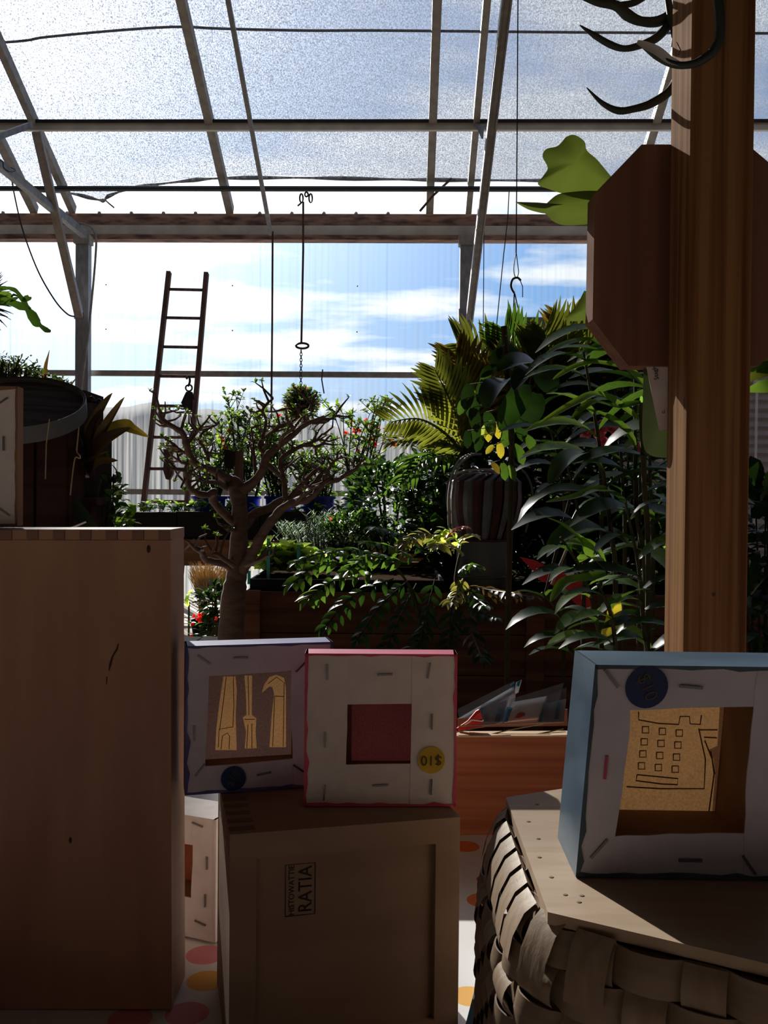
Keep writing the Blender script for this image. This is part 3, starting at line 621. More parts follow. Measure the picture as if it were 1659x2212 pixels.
# --- small stretched canvases seen from the back
def canvas(name, label, M, w, h, t, bord, m_side, m_back, m_front, staples, fold_over='v', wob=0.0008):
    """local: x right, y away, z up, origin bottom centre of the back; bord = left,right,top,bottom widths"""
    o = thing(name, label, 'canvas', M @ V((0, t / 2, 0)))
    bl, br_, bt, bb = bord; s = 0.0012; rg = random.Random(len(label))
    def add(mb, nm, m, par=o): return mb.xf(M).build(nm, m, par)
    # painted wrap round the edges, drawn a little over the back
    def strip(c0, c1, inw, nm='painted_edge'):
        n = 14; mb = MB(); vs, fs = [], []
        c0, c1, inw = V(c0), V(c1), V(inw)
        for i in range(n + 1):
            p = c0.lerp(c1, i / n); b = 0.0012 + abs(rg.gauss(0, 0.0008)); q = -0.0006
            vs += [p + V((0, t, 0)), p + V((0, q, 0)), p + inw * b + V((0, q, 0)), p + inw * 0.0012 + V((0, t, 0))]
        for i in range(n):
            a = i * 4
            for k in range(4): fs.append((a + k, a + (k + 1) % 4, a + 4 + (k + 1) % 4, a + 4 + k))
        fs += [(3, 2, 1, 0), (n * 4, n * 4 + 1, n * 4 + 2, n * 4 + 3)]
        add(mb.add(vs, fs), nm, m_side)
    W = w / 2
    strip((-W, 0, 0), (-W, 0, h), (1, 0, 0)); strip((W, 0, 0), (W, 0, h), (-1, 0, 0))
    strip((-W + .0002, 0, h), (W - .0002, 0, h), (0, 0, -1)); strip((-W + .0002, 0, 0), (W - .0002, 0, 0), (0, 0, 1))
    # stretcher bars
    e = s + 0.0002
    for a, b in (((-W + e, 0.0014, e), (-W + bl - .002, t - .002, h - e)), ((W - br_ + .002, 0.0014, e), (W - e, t - .002, h - e)),
                 ((-W + bl - .002, 0.0016, h - bt + .002), (W - br_ + .002, t - .002, h - e)), ((-W + bl - .002, 0.0016, e), (W - br_ + .002, t - .002, bb - .002))):
        add(MB().box(a, b), 'stretcher_bar', M_bar)
    # folded canvas strips with uneven inner edges
    def flap(x0, x1, z0, z1, yo, inner):
        n = 10; vs, fs = [], []
        for i in range(n + 1):
            u = i / n; j = wob * math.sin(u * 3.1 + x0 * 900) * 2 + rg.uniform(-wob, wob) * 0.5
            if inner in 'lr':
                z = lerp(z0, z1, u); a, b = (x0, x1 + j) if inner == 'r' else (x0 + j, x1); vs += [V((a, yo, z)), V((b, yo, z)), V((b, yo + .0009, z)), V((a, yo + .0009, z))]
            else:
                x = lerp(x0, x1, u); a, b = (z0, z1 + j) if inner == 't' else (z0 + j, z1); vs += [V((x, yo, a)), V((x, yo, b)), V((x, yo + .0009, b)), V((x, yo + .0009, a))]
        for i in range(n):
            a = i * 4
            for k in range(4): fs.append((a + k, a + (k + 1) % 4, a + 4 + (k + 1) % 4, a + 4 + k))
        fs += [(3, 2, 1, 0), (n * 4, n * 4 + 1, n * 4 + 2, n * 4 + 3)]
        add(MB().add(vs, fs), 'folded_canvas', m_back)
    lo, hi = (0.0, 0.0004) if fold_over == 'v' else (0.0004, 0.0)
    flap(-W + s, -W + bl, s, h - s, lo, 'r'); flap(W - br_, W - s, s, h - s, lo, 'l')
    flap(-W + s, W - s, h - bt, h - s, hi, 'b'); flap(-W + s, W - s, s, bb, hi, 't')
    if m_front: add(MB().add([V((-W + .0012, t - .0012, .0012)), V((W - .0012, t - .0012, .0012)), V((W - .0012, t - .0012, h - .0012)), V((-W + .0012, t - .0012, h - .0012))], [(0, 1, 2, 3)]), 'canvas_front', m_front)
    for x, z, ang, mm in staples:
        R = M @ Matrix.Translation(V((x, -0.0007, z))) @ Matrix.Rotation(ang, 4, 'Y')
        MB().box((-0.0052, -0.0005, -0.0006), (0.0052, 0.0006, 0.0006), R).build('staple', mm or M_staple, o)
    return o
def sticker(o, M, x, z, r, mat, txt, size, rot, tmat):
    mb = MB().lathe([(r, 0), (r, 0.0003)], (0, 0, 0), 28, Matrix.Rotation(math.pi / 2, 3, 'X')); mb.xf(M @ Matrix.Translation(V((x, -0.0008, z))))
    s = mb.build('price_sticker', mat, o)
    TM = M @ Matrix.Translation(V((x, -0.0015, z))) @ Matrix.Rotation(rot, 4, 'Y') @ Matrix.Rotation(math.pi / 2, 4, 'X')
    text_mesh(txt, size, tmat, TM, s, 'handwriting')
def painted_front(o, M, y, outer, shapes, m_bg, m_fg):
    """the stretched cloth as one sheet: painted ground with the bare shapes let into it"""
    from mathutils.geometry import tessellate_polygon
    loops = [[V((a, b, 0)) for a, b in outer]] + [[V((a, b, 0)) for a, b in q] for q in shapes]
    flat = [p for l in loops for p in l]; tri = tessellate_polygon(loops)
    MB().add([V((p.x, y, p.y)) for p in flat], [tuple(t) for t in tri]).xf(M).build('canvas_front', m_bg, o)
    for q in loops[1:]:
        tri = tessellate_polygon([q]); MB().add([V((p.x, y, p.y)) for p in q], [tuple(t) for t in tri]).xf(M).build('bare_shape', m_fg, o)
def art(o, M, y, poly, mat, nm='painted_shape', th=0.0004):
    MB().prism([V((a, y, b)) for a, b in poly], V((0, th, 0))).xf(M).build(nm, mat, o)
def artline(o, M, y, pts, r=0.0005, mat=None):
    r *= 0.72
    MB().tube([M @ V((a, y, b)) for a, b in pts], r, 5).build('drawn_line', mat or M_line, o)
def place(bl, brt, lean=0.0, roll=0.0):
    """matrix for a canvas whose back-face bottom edge runs from bl to brt (both on its support)"""
    bl, brt = V(bl), V(brt); c = (bl + brt) / 2; x = (brt - bl).normalized(); z = V((0, 0, 1)); y = z.cross(x).normalized()
    return Matrix(((x.x, y.x, z.x, c.x), (x.y, y.y, z.y, c.y), (x.z, y.z, z.z, c.z), (0, 0, 0, 1))) @ Matrix.Rotation(lean, 4, 'X'), (brt - bl).length
# middle cradled box
def cradle_box():
    global MBZ
    MBZ = TZ + 0.1505
    a = PZ(497, 1803, MBZ); b = PZ(994, 1765, MBZ); x = (b - a).normalized(); y = V((0, 0, 1)).cross(x)
    w = (b - a).length; dep = 0.108; h = MBZ - TZ - 0.001
    M = Matrix(((x.x, y.x, 0, a.x), (x.y, y.y, 0, a.y), (x.z, y.z, 1, TZ + 0.001), (0, 0, 0, 1)))
    o = thing('cradled_panel', 'pale wooden cradled panel stamped with a maker mark, standing on the table', 'box', M @ V((w / 2, dep / 2, 0)))
    fr = 0.0165
    for p, q in (((0, 0, h - fr), (w, dep - .003, h)), ((0, 0, 0), (w, dep - .003, fr)), ((0, 0, fr), (fr, dep - .003, h - fr)), ((w - fr, 0, fr), (w, dep - .003, h - fr))):
        MB().box(p, q, M).build('frame_rail', M_birch2, o)
    MB().box((fr, 0.004, fr), (w - fr, 0.008, h - fr), M).build('back_panel', M_birch2, o)
    MB().box((-0.0004, dep - .003, 0), (w + .0004, dep, h + .0004), M).build('face_panel', M_lid, o)
    for k in range(7):
        MB().box((-0.0003, 0.006 + k * 0.0145, h - fr), (0.016, 0.013 + k * 0.0145, h + 0.0003), M).build('finger_joint', M_endgrain, o)
    c = P(657, 1925, a.y + 0.012); mloc = M.inverted() @ c
    TM = M @ Matrix.Translation(V((mloc.x + .0015, 0.0038, mloc.z))) @ Matrix.Rotation(math.radians(-90), 4, 'Y') @ Matrix.Rotation(math.pi / 2, 4, 'X')
    text_mesh('RATIA', 0.0125, M_ink, TM @ Matrix.Scale(0.86, 4, (1, 0, 0)), o, 'stamp')
    TM2 = M @ Matrix.Translation(V((mloc.x - .0075, 0.0038, mloc.z))) @ Matrix.Rotation(math.radians(-90), 4, 'Y') @ Matrix.Rotation(math.pi / 2, 4, 'X')
    text_mesh('HISTOWATTIE', 0.0052, M_ink, TM2 @ Matrix.Scale(0.95, 4, (1, 0, 0)), o, 'stamp')
    q = [(-.0115, -.0165), (.0075, -.0165), (.0075, .0165), (-.0115, .0165), (-.0115, -.0165)]
    MB().tube([M @ V((mloc.x + a_, 0.0039, mloc.z + b_)) for a_, b_ in q], 0.00035, 4).build('stamp_border', M_ink, o)
cradle_box()
# violet canvas
a = PZ(399, 1718, MBZ + 0.0006); b = PZ(660, 1700, MBZ + 0.0006); a.z = b.z = MBZ + 0.0006
Mv, w = place(a, b, 0.0)
w = 0.1045; Mv, _ = place(a, a + (b - a).normalized() * w)
def pxl(M, px, py, y=0.0):
    """pixel to local canvas x,z on the plane at local y"""
    d = ray(px, py); inv = M.inverted(); o = inv @ V((0, 0, CAMZ)); dd = inv.to_3x3() @ d; t = (y - o.y) / dd.y; q = o + dd * t; return q.x, q.z
hv = pxl(Mv, 520, 1392)[1]
st = [(*pxl(Mv, 440, 1425), math.radians(38), None), (*pxl(Mv, 520, 1421), 0, None), (*pxl(Mv, 650, 1440), math.radians(-45), None), (*pxl(Mv, 419, 1583), math.radians(88), None), (*pxl(Mv, 432, 1663), math.radians(-52), None), (*pxl(Mv, 570, 1671), math.radians(-8), None), (*pxl(Mv, 646, 1660), math.radians(35), None)]
xl, zt_ = pxl(Mv, 450, 1456); xr, zb = pxl(Mv, 632, 1640)
TV = 0.022
cv = canvas('small_canvas', 'violet edged mini canvas seen from the back, tools drawn in the opening', Mv, w, hv, TV, (xl + w / 2, w / 2 - xr, hv - zt_, zb), M_violet, M_canvas, None, st)
sx, sz = pxl(Mv, 504, 1681); sticker(cv, Mv, sx, sz, 0.0088, M_stkblue, '$10', 0.0075, math.radians(-60), M_pencil2)
yy = TV - 0.0022
def tr(M, y, pts): return [pxl(M, px, py, y) for px, py in pts]
def zc(pts): return [(380 + u / 4.879, 1360 + v / 4.879) for u, v in pts]
knife = zc([(415, 1270), (425, 1060), (460, 760), (500, 495), (628, 495), (642, 640), (630, 900), (640, 1270)])
driver = zc([(725, 1255), (740, 1080), (705, 925), (745, 900), (738, 700), (722, 485), (803, 485), (800, 900), (848, 935), (840, 1080), (852, 1250)])
hook = zc([(985, 1240), (1010, 900), (1035, 680), (1020, 610), (985, 600), (905, 668), (930, 580), (985, 500), (1060, 475), (1140, 510), (1160, 620), (1160, 1240)])
painted_front(cv, Mv, yy, [(-w / 2 + .0012, .0012), (w / 2 - .0012, .0012), (w / 2 - .0012, hv - .0012), (-w / 2 + .0012, hv - .0012)], [tr(Mv, yy, q) for q in (knife, driver, hook)], M_paintdark, M_lit)
for q in ([(445, 1240), (455, 1050), (600, 1025)], [(600, 1025), (610, 800), (605, 500)], [(460, 1060), (500, 760), (530, 500)], [(475, 1260), (490, 1120), (540, 1090), (565, 1120), (560, 1260)], [(720, 945), (830, 945)], [(760, 490), (770, 900)], [(745, 1250), (760, 1000)], [(800, 1250), (800, 990)],
          [(1040, 700), (1140, 705)], [(1040, 700), (1020, 1230)], [(1130, 1230), (1140, 560), (1060, 500), (970, 570)]):
    artline(cv, Mv, yy - 0.0002, tr(Mv, yy, zc(q)), 0.0004)
# pink canvas
zP = MBZ + 0.0006
a = PZ(656, 1749, zP); b = PZ(984, 1750, zP)
a = V((P(656, 1748, 0.627).x, 0.627, zP)); b = V((P(985, 1748, 0.627).x, 0.629, zP)); Mp, w = place(a, b)
hp = pxl(Mp, 820, 1412)[1]
def zp(u, v): return (640 + u / 4.366, 1380 + v / 4.366)
st = []
for u, v, an in ((290, 312, 88), (835, 337, -3), (1250, 300, -82), (270, 950, 90), (1278, 780, 90), (265, 1450, 94), (788, 1380, -3), (1273, 1395, 92)):
    st.append((*pxl(Mp, *zp(u, v)), math.radians(an), None))
xl, zt_ = pxl(Mp, *zp(480, 615)); xr, zb = pxl(Mp, *zp(1075, 1185))
cp = canvas('small_canvas', 'pink edged mini canvas from the back with a yellow price sticker', Mp, w, hp, 0.018, (xl + w / 2, w / 2 - xr, hp - zt_, zb), M_pink, M_canvas2, M_paintred, st, wob=0.0003)
sx, sz = pxl(Mp, *zp(1273, 1140)); sticker(cp, Mp, sx, sz, 0.0092, M_stkyellow, '$10', 0.0095, math.radians(180), M_pencil)
# canvas behind on the table, partly hidden
a = PZ(368, 2014, TZ + 0.003); b = PZ(466, 2036, TZ + 0.003); x = (b - a).normalized(); a = b - x * 0.102
Mr, w = place(a, b)
st = [(*pxl(Mr, 427, 1781), math.radians(12), None), (*pxl(Mr, 447, 1864), math.radians(90), None), (*pxl(Mr, 443, 1945), math.radians(90), None), (*pxl(Mr, 433, 1993), math.radians(12), None)]
canvas('small_canvas', 'mini canvas standing on the petal cloth between the two wooden boxes', Mr, w, 0.099, 0.038, (0.020, 0.024, 0.026, 0.030), M_canvas2, M_canvas2, M_orange, st)
# canvas on top of the tall box
zq = LBZ + 0.0006
b = V((P(38, 1137, 0.664).x, 0.664, zq)); a = V((b.x - 0.1012, 0.657, zq))
Mq, w = place(a, b)
st = [(*pxl(Mq, 8, 958), math.radians(90), None), (*pxl(Mq, 4, 868), math.radians(-35), None), (*pxl(Mq, 8, 1105), math.radians(35), None)]
canvas('small_canvas', 'brown edged mini canvas standing on top of the tall wooden box', Mq, w, 0.0995, 0.012, (0.025, 0.025, 0.025, 0.025), M_bar, M_canvas2, M_paintbrown, st)
# --- woven basket with a board lid
LIDZ = CAMZ - 0.172
def basket():
    A = PZ(1093, 1722, LIDZ); Bq = PZ(1183, 1970, LIDZ); Cq = PZ(1659, 2082, LIDZ)
    dirf = (Cq - Bq).normalized(); C1 = Bq + dirf * 0.20
    E = PZ(1205, 1705, LIDZ); dirb = (E - A).normalized(); F1 = A + dirb * 0.17
    D1 = V((C1.x + 0.17, C1.y + 0.09, LIDZ)); E1 = V((F1.x + 0.19, F1.y - 0.06, LIDZ))
    lid = [A, Bq, C1, D1, E1, F1]
    cen = sum(lid, V((0, 0, 0))) / 6
    t = thing('woven_basket', 'ash splint basket with a wooden board lid on the right', 'basket', (cen.x, cen.y, TZ + 0.001))
    MB().prism([p - V((0, 0, 0.005)) for p in lid], V((0, 0, 0.005))).build('lid', M_lid, t)
    for px, py in ((1160, 1738), (1142, 1775), (1163, 1812), (1165, 1852), (1191, 1895), (1221, 1933), (1251, 1949), (1257, 1935)):
        MB().ball(PZ(px, py, LIDZ), 0.0013, 8, 4, (1, 1, 0.25)).build('lid_speck', M_endgrain, t)
    # body outline: the lid's edge rounded; below the rim the body swells, most at the left
    pts = [p + (p - cen).normalized() * 0.003 for p in lid]
    path = []
    n = 6
    for i in range(n):
        p0, p1, p2 = pts[i - 1], pts[i], pts[(i + 1) % n]; r = 0.030
        a = p1 + (p0 - p1).normalized() * r; b = p1 + (p2 - p1).normalized() * r
        for k in range(9):
            u = k / 8; path.append(a * (1 - u) ** 2 + p1 * 2 * u * (1 - u) + b * u * u)
    seg = [(path[(i + 1) % len(path)] - path[i]).length for i in range(len(path))]; Ltot = sum(seg)
    nst = 50; per = 8; ns = nst * per; out = []; i = 0; acc = 0
    for k in range(ns):
        s = Ltot * k / ns
        while acc + seg[i] < s: acc += seg[i]; i += 1
        out.append(path[i].lerp(path[(i + 1) % len(path)], (s - acc) / seg[i]))
    nor = []
    for k in range(ns):
        tg = out[(k + 2) % ns] - out[k - 2]; nn = V((tg.y, -tg.x, 0)).normalized()
        if nn.dot(out[k] - cen) < 0: nn = -nn
        nor.append(nn)
    for _ in range(6): nor = [(nor[k - 1] + nor[k] * 2 + nor[(k + 1) % ns]).normalized() for k in range(ns)]
    pit = 0.0150; ztop = LIDZ - 0.0055; nr = int((ztop - TZ - 0.002) / pit); rg = random.Random(3)
    def swell(k, z):
        d = (ztop - z) / 0.05; f = math.sin(min(1.0, max(0, d)) * math.pi / 2); w = 0.5 - 0.5 * nor[k].x
        return f * (0.003 + 0.010 * w ** 1.5)
    def amp(k): return 0.0009 + 0.0028 * (0.5 - 0.5 * nor[k].x) ** 2
    def ring(name, zc_, hh, phase, m, a_mul=1.0, th=0.0012):
        mb = MB()
        for k in range(ns):
            c_ = math.cos(math.pi * k / per + phase); o_ = math.copysign(abs(c_) ** 0.6, c_) * amp(k) * a_mul
            for dz, dn in ((hh, -0.0004), (0, 0.0004), (-hh, -0.0004), (-hh, -th), (hh, -th)):
                z = zc_ + dz; mb.v.append(V((out[k].x, out[k].y, z)) + nor[k] * (swell(k, zc_ + dz * .8) + o_ + dn))
        for k in range(ns):
            a = k * 5; b = ((k + 1) % ns) * 5
            for q in range(5): mb.f.append((a + q, b + q, b + (q + 1) % 5, a + (q + 1) % 5))
        mb.build(name, m, t, True)
    for r in range(nr): ring('weaver_splint', ztop - pit * (r + 0.5), pit * 0.485, math.pi * r, M_splint)
    for s in range(nst):
        mb = MB(); m = nr * 6
        for j in range(m + 1):
            z = ztop - pit * nr * j / m; rr = j / 6 - 0.5; c_ = math.cos(math.pi * s) * math.cos(math.pi * rr)
            for dk in (-3.1, 0, 3.1):
                kf = s * per + dk; k0 = math.floor(kf); u = kf - k0; k1 = k0 % ns; k2 = (k0 + 1) % ns
                p = out[k1].lerp(out[k2], u); nn = nor[k1].lerp(nor[k2], u); o_ = -math.copysign(abs(c_) ** 0.6, c_) * amp(k1) * 1.1
                mb.v.append(V((p.x, p.y, z)) + nn * (swell(k1, z) + o_ + 0.0002))
        for j in range(m):
            a = j * 3; mb.f += [(a, a + 1, a + 4, a + 3), (a + 1, a + 2, a + 5, a + 4)]
        mb.build('stake_splint', M_splint2, t, True)
    mb = MB()   # inner lining keeps the weave from being seen through
    for k in range(0, ns, 3):
        for z in (ztop - 0.002, ztop - 0.03, ztop - 0.06, TZ + 0.003): mb.v.append(V((out[k].x, out[k].y, z)) + nor[k] * (swell(k, z) - 0.006))
    m3 = ns // 3
    for k in range(m3):
        a, b = k * 4, ((k + 1) % m3) * 4
        for q in range(3): mb.f.append((a + q, b + q, b + q + 1, a + q + 1))
    mb.build('lining', M_endgrain, t, True)
    # lashing loops over the rim where it shows beside the lid
    for s in range(nst):
        k = s * per; nn = nor[k]; tg = V((-nn.y, nn.x, 0)); p = V((out[k].x, out[k].y, ztop))
        if nn.x > -0.55: continue
        loop = [p + nn * 0.013 + V((0, 0, -0.022)), p + nn * 0.011 + V((0, 0, -0.012)), p + nn * 0.006 + V((0, 0, -0.002)), p + nn * 0.0005 + V((0, 0, 0.0025)), p - nn * 0.003 + V((0, 0, -0.003))]
        vs, fs = [], []
        for q in loop: vs += [q - tg * 0.0082, q + tg * 0.0082]
        for j in range(len(loop) - 1): fs.append((2 * j, 2 * j + 1, 2 * j + 3, 2 * j + 2))
        MB().add(vs, fs).build('rim_lashing', M_splint2, t, True)
    return cen
basket()
# blue grey canvas standing on the basket lid
zB = LIDZ + 0.0005
a = PZ(1243, 1893, zB); d0 = a.y; b = V((a.x + 0.1016, a.y - 0.002, zB)); Mb, w = place(a, b, 0.0)
Mb = Mb @ Matrix.Translation(V((-w / 2, 0, 0))) @ Matrix.Rotation(math.radians(-2.0), 4, 'X') @ Matrix.Translation(V((w / 2, 0, 0)))
Sh = Matrix.Identity(4); Sh[0][2] = 0.085; Mb = Mb @ Sh      # the slack frame has gone out of square
hb = pxl(Mb, 1400, 1437)[1]
def zb_(u, v): return (1180 + u / 3.4635, 1380 + v / 3.4635)
st = []
for u, v, an, mm in ((485, 295, 50, None), (1082, 360, 4, None), (443, 960, 90, M_stapink), (392, 1570, -52, None), (1075, 1655, 0, None), (1515, 1690, 52, None)):
    st.append((*pxl(Mb, *zb_(u, v)), math.radians(an), mm))
xl, zt_ = pxl(Mb, *zb_(605, 530)); xr, zb0 = pxl(Mb, *zb_(1490, 1490))
cb = canvas('small_canvas', 'blue grey deep edged canvas from the back standing on the basket lid', Mb, w, hb, 0.049, (xl + w / 2, w / 2 - xr, hb - zt_, zb0), M_teal, M_canvas, None, st, wob=0.0009)
sx, sz = pxl(Mb, *zb_(747, 358)); sticker(cb, Mb, sx, sz, 0.0096, M_stkblue, '$10', 0.0085, math.radians(65), M_pencil2)
yb_ = 0.049 - 0.0024
painted_front(cb, Mb, yb_, [(-w / 2 + .0012, .0012), (w / 2 - .0012, .0012), (w / 2 - .0012, hb - .0012), (-w / 2 + .0012, hb - .0012)], [tr(Mb, yb_, [zb_(*q) for q in [(500, 1280), (500, 480), (1300, 490), (1290, 650), (1280, 800), (1215, 830), (1250, 900), (1265, 1000), (1240, 1310)]])], M_paintbrown, M_lit)
for q in ([(690, 545), (690, 605), (840, 632), (990, 640), (1000, 580), (1070, 580), (1075, 635), (1150, 640), (1160, 570)], [(600, 1105), (850, 1120), (1180, 1120), (1190, 900), (1140, 670)], [(680, 1015), (670, 1060), (860, 1085), (980, 1090), (985, 1045), (680, 1015)], [(1140, 680), (1280, 680)], [(1180, 735), (1275, 740)], [(1185, 760), (1240, 900), (1255, 1010), (1215, 1300)], [(1230, 840), (1260, 1010)]):
    artline(cb, Mb, yb_ - 0.0002, tr(Mb, yb_, [zb_(*k) for k in q]), 0.0005)
for r_ in range(4):
    for c_ in range(3):
        u, v = 742 - 10 * r_ + c_ * 130 - 4 * c_, 680 + 90 * r_ + c_ * 12; s = 24
        artline(cb, Mb, yb_ - 0.0002, tr(Mb, yb_, [zb_(u + s * p, v + s * q) for p, q in ((-1, -1), (1, -1), (1, 1), (-1, 1), (-1, -1))]), 0.00045)
# teal book behind the basket
q = [PZ(1052, 2035, TZ + 0.02), PZ(1005, 2215, TZ + 0.02)]; dv = (q[1] - q[0]).normalized(); nx_ = V((-dv.y, dv.x, 0)); nx_ = nx_ if nx_.x > 0 else -nx_
bk_ = thing('cloth_book', 'dark teal clothbound book lying flat on the petal cloth beside basket', 'book', (q[0].x + 0.07, q[0].y, TZ + 0.002))
p0 = q[0] - dv * 0.03; p1 = p0 + dv * 0.17
for nm, zlo, zhi, ins, m in (('cover', TZ + 0.017, TZ + 0.020, 0.0, M_book), ('pages', TZ + 0.005, TZ + 0.017, 0.003, M_paper), ('cover', TZ + 0.002, TZ + 0.005, 0.0, M_book)):
    a, b = p0 + dv * ins + nx_ * ins, p1 - dv * ins + nx_ * ins; c, d = b + nx_ * (0.115 - 2 * ins), a + nx_ * (0.115 - 2 * ins)
    MB().prism([V((p.x, p.y, zlo)) for p in (a, b, c, d)], V((0, 0, zhi - zlo))).build(nm, m, bk_)
# crate with cards
CR = 0.985
cr = thing('pine_crate', 'reddish pine crate holding greeting cards behind the pink canvas', 'crate', (0.2, CR + 0.08, TZ + 0.001))
zt1 = P(1100, 1590, CR).z; zl = P(1000, 1808, CR).z
Rz = Matrix.Translation(V((0.1, CR, 0))) @ Matrix.Rotation(math.radians(0.8), 4, 'Z') @ Matrix.Rotation(math.radians(-0.6), 4, 'Y') @ Matrix.Translation(V((-0.1, -CR, 0)))
x0, x1, dp = -0.02, 0.36, 0.145
MB().box((x0, CR, zl), (x1, CR + 0.019, zt1 - 0.002), Rz).build('front_board', M_crate, cr)
MB().box((x0, CR, zt1 - 0.0018), (x1, CR + 0.019, zt1), Rz).build('lit_edge', M_crateedge, cr)  # pale strip painted as the lit top of the front board
MB().box((x0, CR + dp, zl), (x1, CR + dp + .012, zt1 - .035), Rz).build('rear_board', M_bed, cr)
for xx in (x0, x1 - 0.012): MB().box((xx, CR + 0.019, zl), (xx + .012, CR + dp, zt1), Rz).build('end_board', M_bed, cr)
MB().box((x0, CR + .019, zl + 0.004), (x1, CR + dp, zl + 0.012), Rz).build('base_board', M_bed, cr)
for xx in (x0 + 0.004, x1 - 0.03):
    for y_ in (CR + 0.025, CR + dp - 0.02): MB().box((xx, y_, TZ + 0.0025), (xx + .025, y_ + .02, zl + 0.004), Rz).build('foot', M_bed, cr)
def gz(u, v): return (980 + u / 6.9125, 1460 + v / 6.9125)
def card(label, quad, Ys, m, bands=(), sleeve=None, th=0.0012, writing=None):
    t = thing('greeting_card', label, 'card', P(*gz(*quad[0]), Ys[0]), 'sleeved cards in the pine crate')
    pts = [P(*gz(*q), Y) for q, Y in zip(quad, Ys)]; nrm = (pts[1] - pts[0]).cross(pts[2] - pts[0]).normalized(); nrm = nrm if nrm.y > 0 else -nrm
    MB().prism(pts, nrm * th).build('card_sheet', m, t)
    for b, bm in bands:
        # project onto the card plane
        bp = []
        for q in b:
            d = ray(*gz(*q)); tt = (pts[0] - V((0, 0, CAMZ))).dot(nrm) / d.dot(nrm); bp.append(V((0, 0, CAMZ)) + d * tt - nrm * 0.0006)
        MB().prism(bp, nrm * 0.0004).build('printed_band', bm, t)
    if sleeve:
        sp = []
        for q in sleeve:
            d = ray(*gz(*q)); tt = (pts[0] - V((0, 0, CAMZ))).dot(nrm) / d.dot(nrm); sp.append(V((0, 0, CAMZ)) + d * tt - nrm * 0.0014)
        MB().prism(sp, nrm * 0.0002).build('clear_sleeve', M_sleeve, t)
    return t, pts
card('tilted card with a blue corner sticking highest out of crate', [(60, 640), (905, 150), (925, 290), (880, 620)], [1.072, 1.098, 1.092, 1.072], M_paper, [([(840, 135), (905, 85), (915, 150), (860, 165)], M_bluecard)], [(60, 500), (900, 80), (920, 150), (900, 400), (80, 660)])
card('thin blue edged card leaning right behind the tilted one', [(905, 270), (930, 95), (1015, 55), (965, 240)], [1.105, 1.115, 1.115, 1.105], M_paper, [([(940, 150), (955, 95), (1005, 65), (975, 160)], M_bluecard)])
card('blue and grey printed card beside the red tassel', [(370, 735), (440, 465), (800, 360), (720, 700)], [1.04, 1.058, 1.058, 1.04], M_greycard, [([(350, 665), (400, 480), (450, 470), (400, 665)], M_bluecard), ([(610, 690), (670, 490), (745, 480), (690, 690)], M_bluecard)], [(330, 700), (420, 430), (830, 330), (740, 690)])
card('white card with a red dot in the middle of crate', [(760, 690), (880, 390), (1400, 300), (1290, 640)], [1.046, 1.062, 1.062, 1.046], M_paper, [([(690, 690), (800, 465), (880, 480), (800, 690)], M_bluecard), ([(905, 635), (960, 565), (1020, 545), (1062, 560), (1065, 590), (1000, 625)], M_red)], [(740, 690), (860, 350), (1650, 110), (1500, 600)])
card('blue banded card at the right behind the blue grey canvas', [(1255, 690), (1370, 415), (1680, 340), (1640, 690)], [1.036, 1.052, 1.052, 1.036], M_greycard, [([(1260, 690), (1345, 420), (1378, 415), (1310, 690)], M_bluecard), ([(1500, 650), (1545, 410), (1600, 395), (1560, 650)], M_bluecard)], [(1240, 690), (1390, 300), (1690, 180), (1650, 700)])
kb = [P(*gz(*q), Y) for q, Y in (((60, 770), 1.066), ((60, 640), 1.066), ((1300, 520), 1.066), ((1700, 500), 1.066), ((1700, 745), 1.066))]
tag(MB().prism(kb, V((0, 0.001, 0.0003))).build('kraft_divider', M_kraft), 'brown card divider standing in front inside the pine crate', 'divider')
for pts, lab in (([(40, 840), (440, 755), (720, 690)], 'pale string slanting from the tassel toward crate middle'), ([(60, 750), (700, 722), (1640, 690)], 'long pale string stretched level across the crate'), ([(400, 910), (820, 810), (1330, 715)], 'pale string crossing the crate front edge at its middle'), ([(1150, 890), (1400, 840), (1640, 790)], 'pale string crossing the crate edge near the blue canvas')):
    yy0 = (CR + 0.006, CR + 0.012, CR + 0.02)
    tag(MB().tube([P(*gz(*q), y_) for q, y_ in zip(pts, yy0)], 0.0007, 5).build('string', M_string), lab, 'string')
ts = thing('red_tassel', 'red ribbon tassel lying over the left of the pine crate', 'tassel', P(*gz(250, 760), CR + 0.02))
for pts in ([(60, 800), (230, 700), (370, 560), (400, 545)], [(100, 810), (280, 690), (400, 590)], [(200, 790), (310, 700), (420, 700)], [(240, 780), (340, 740), (430, 715)]):
    MB().tube([P(*gz(*q), CR + 0.018) for q in pts], [0.002, 0.003, 0.0042, 0.004][:len(pts)], 7).build('ribbon_strand', M_red, ts, True)
MB().tube(smooth_path([P(*gz(*q), CR + 0.014) for q in ((150, 740), (230, 690), (280, 660), (420, 675), (440, 655))]), 0.0008, 5).build('pale_cord', M_paper, ts)

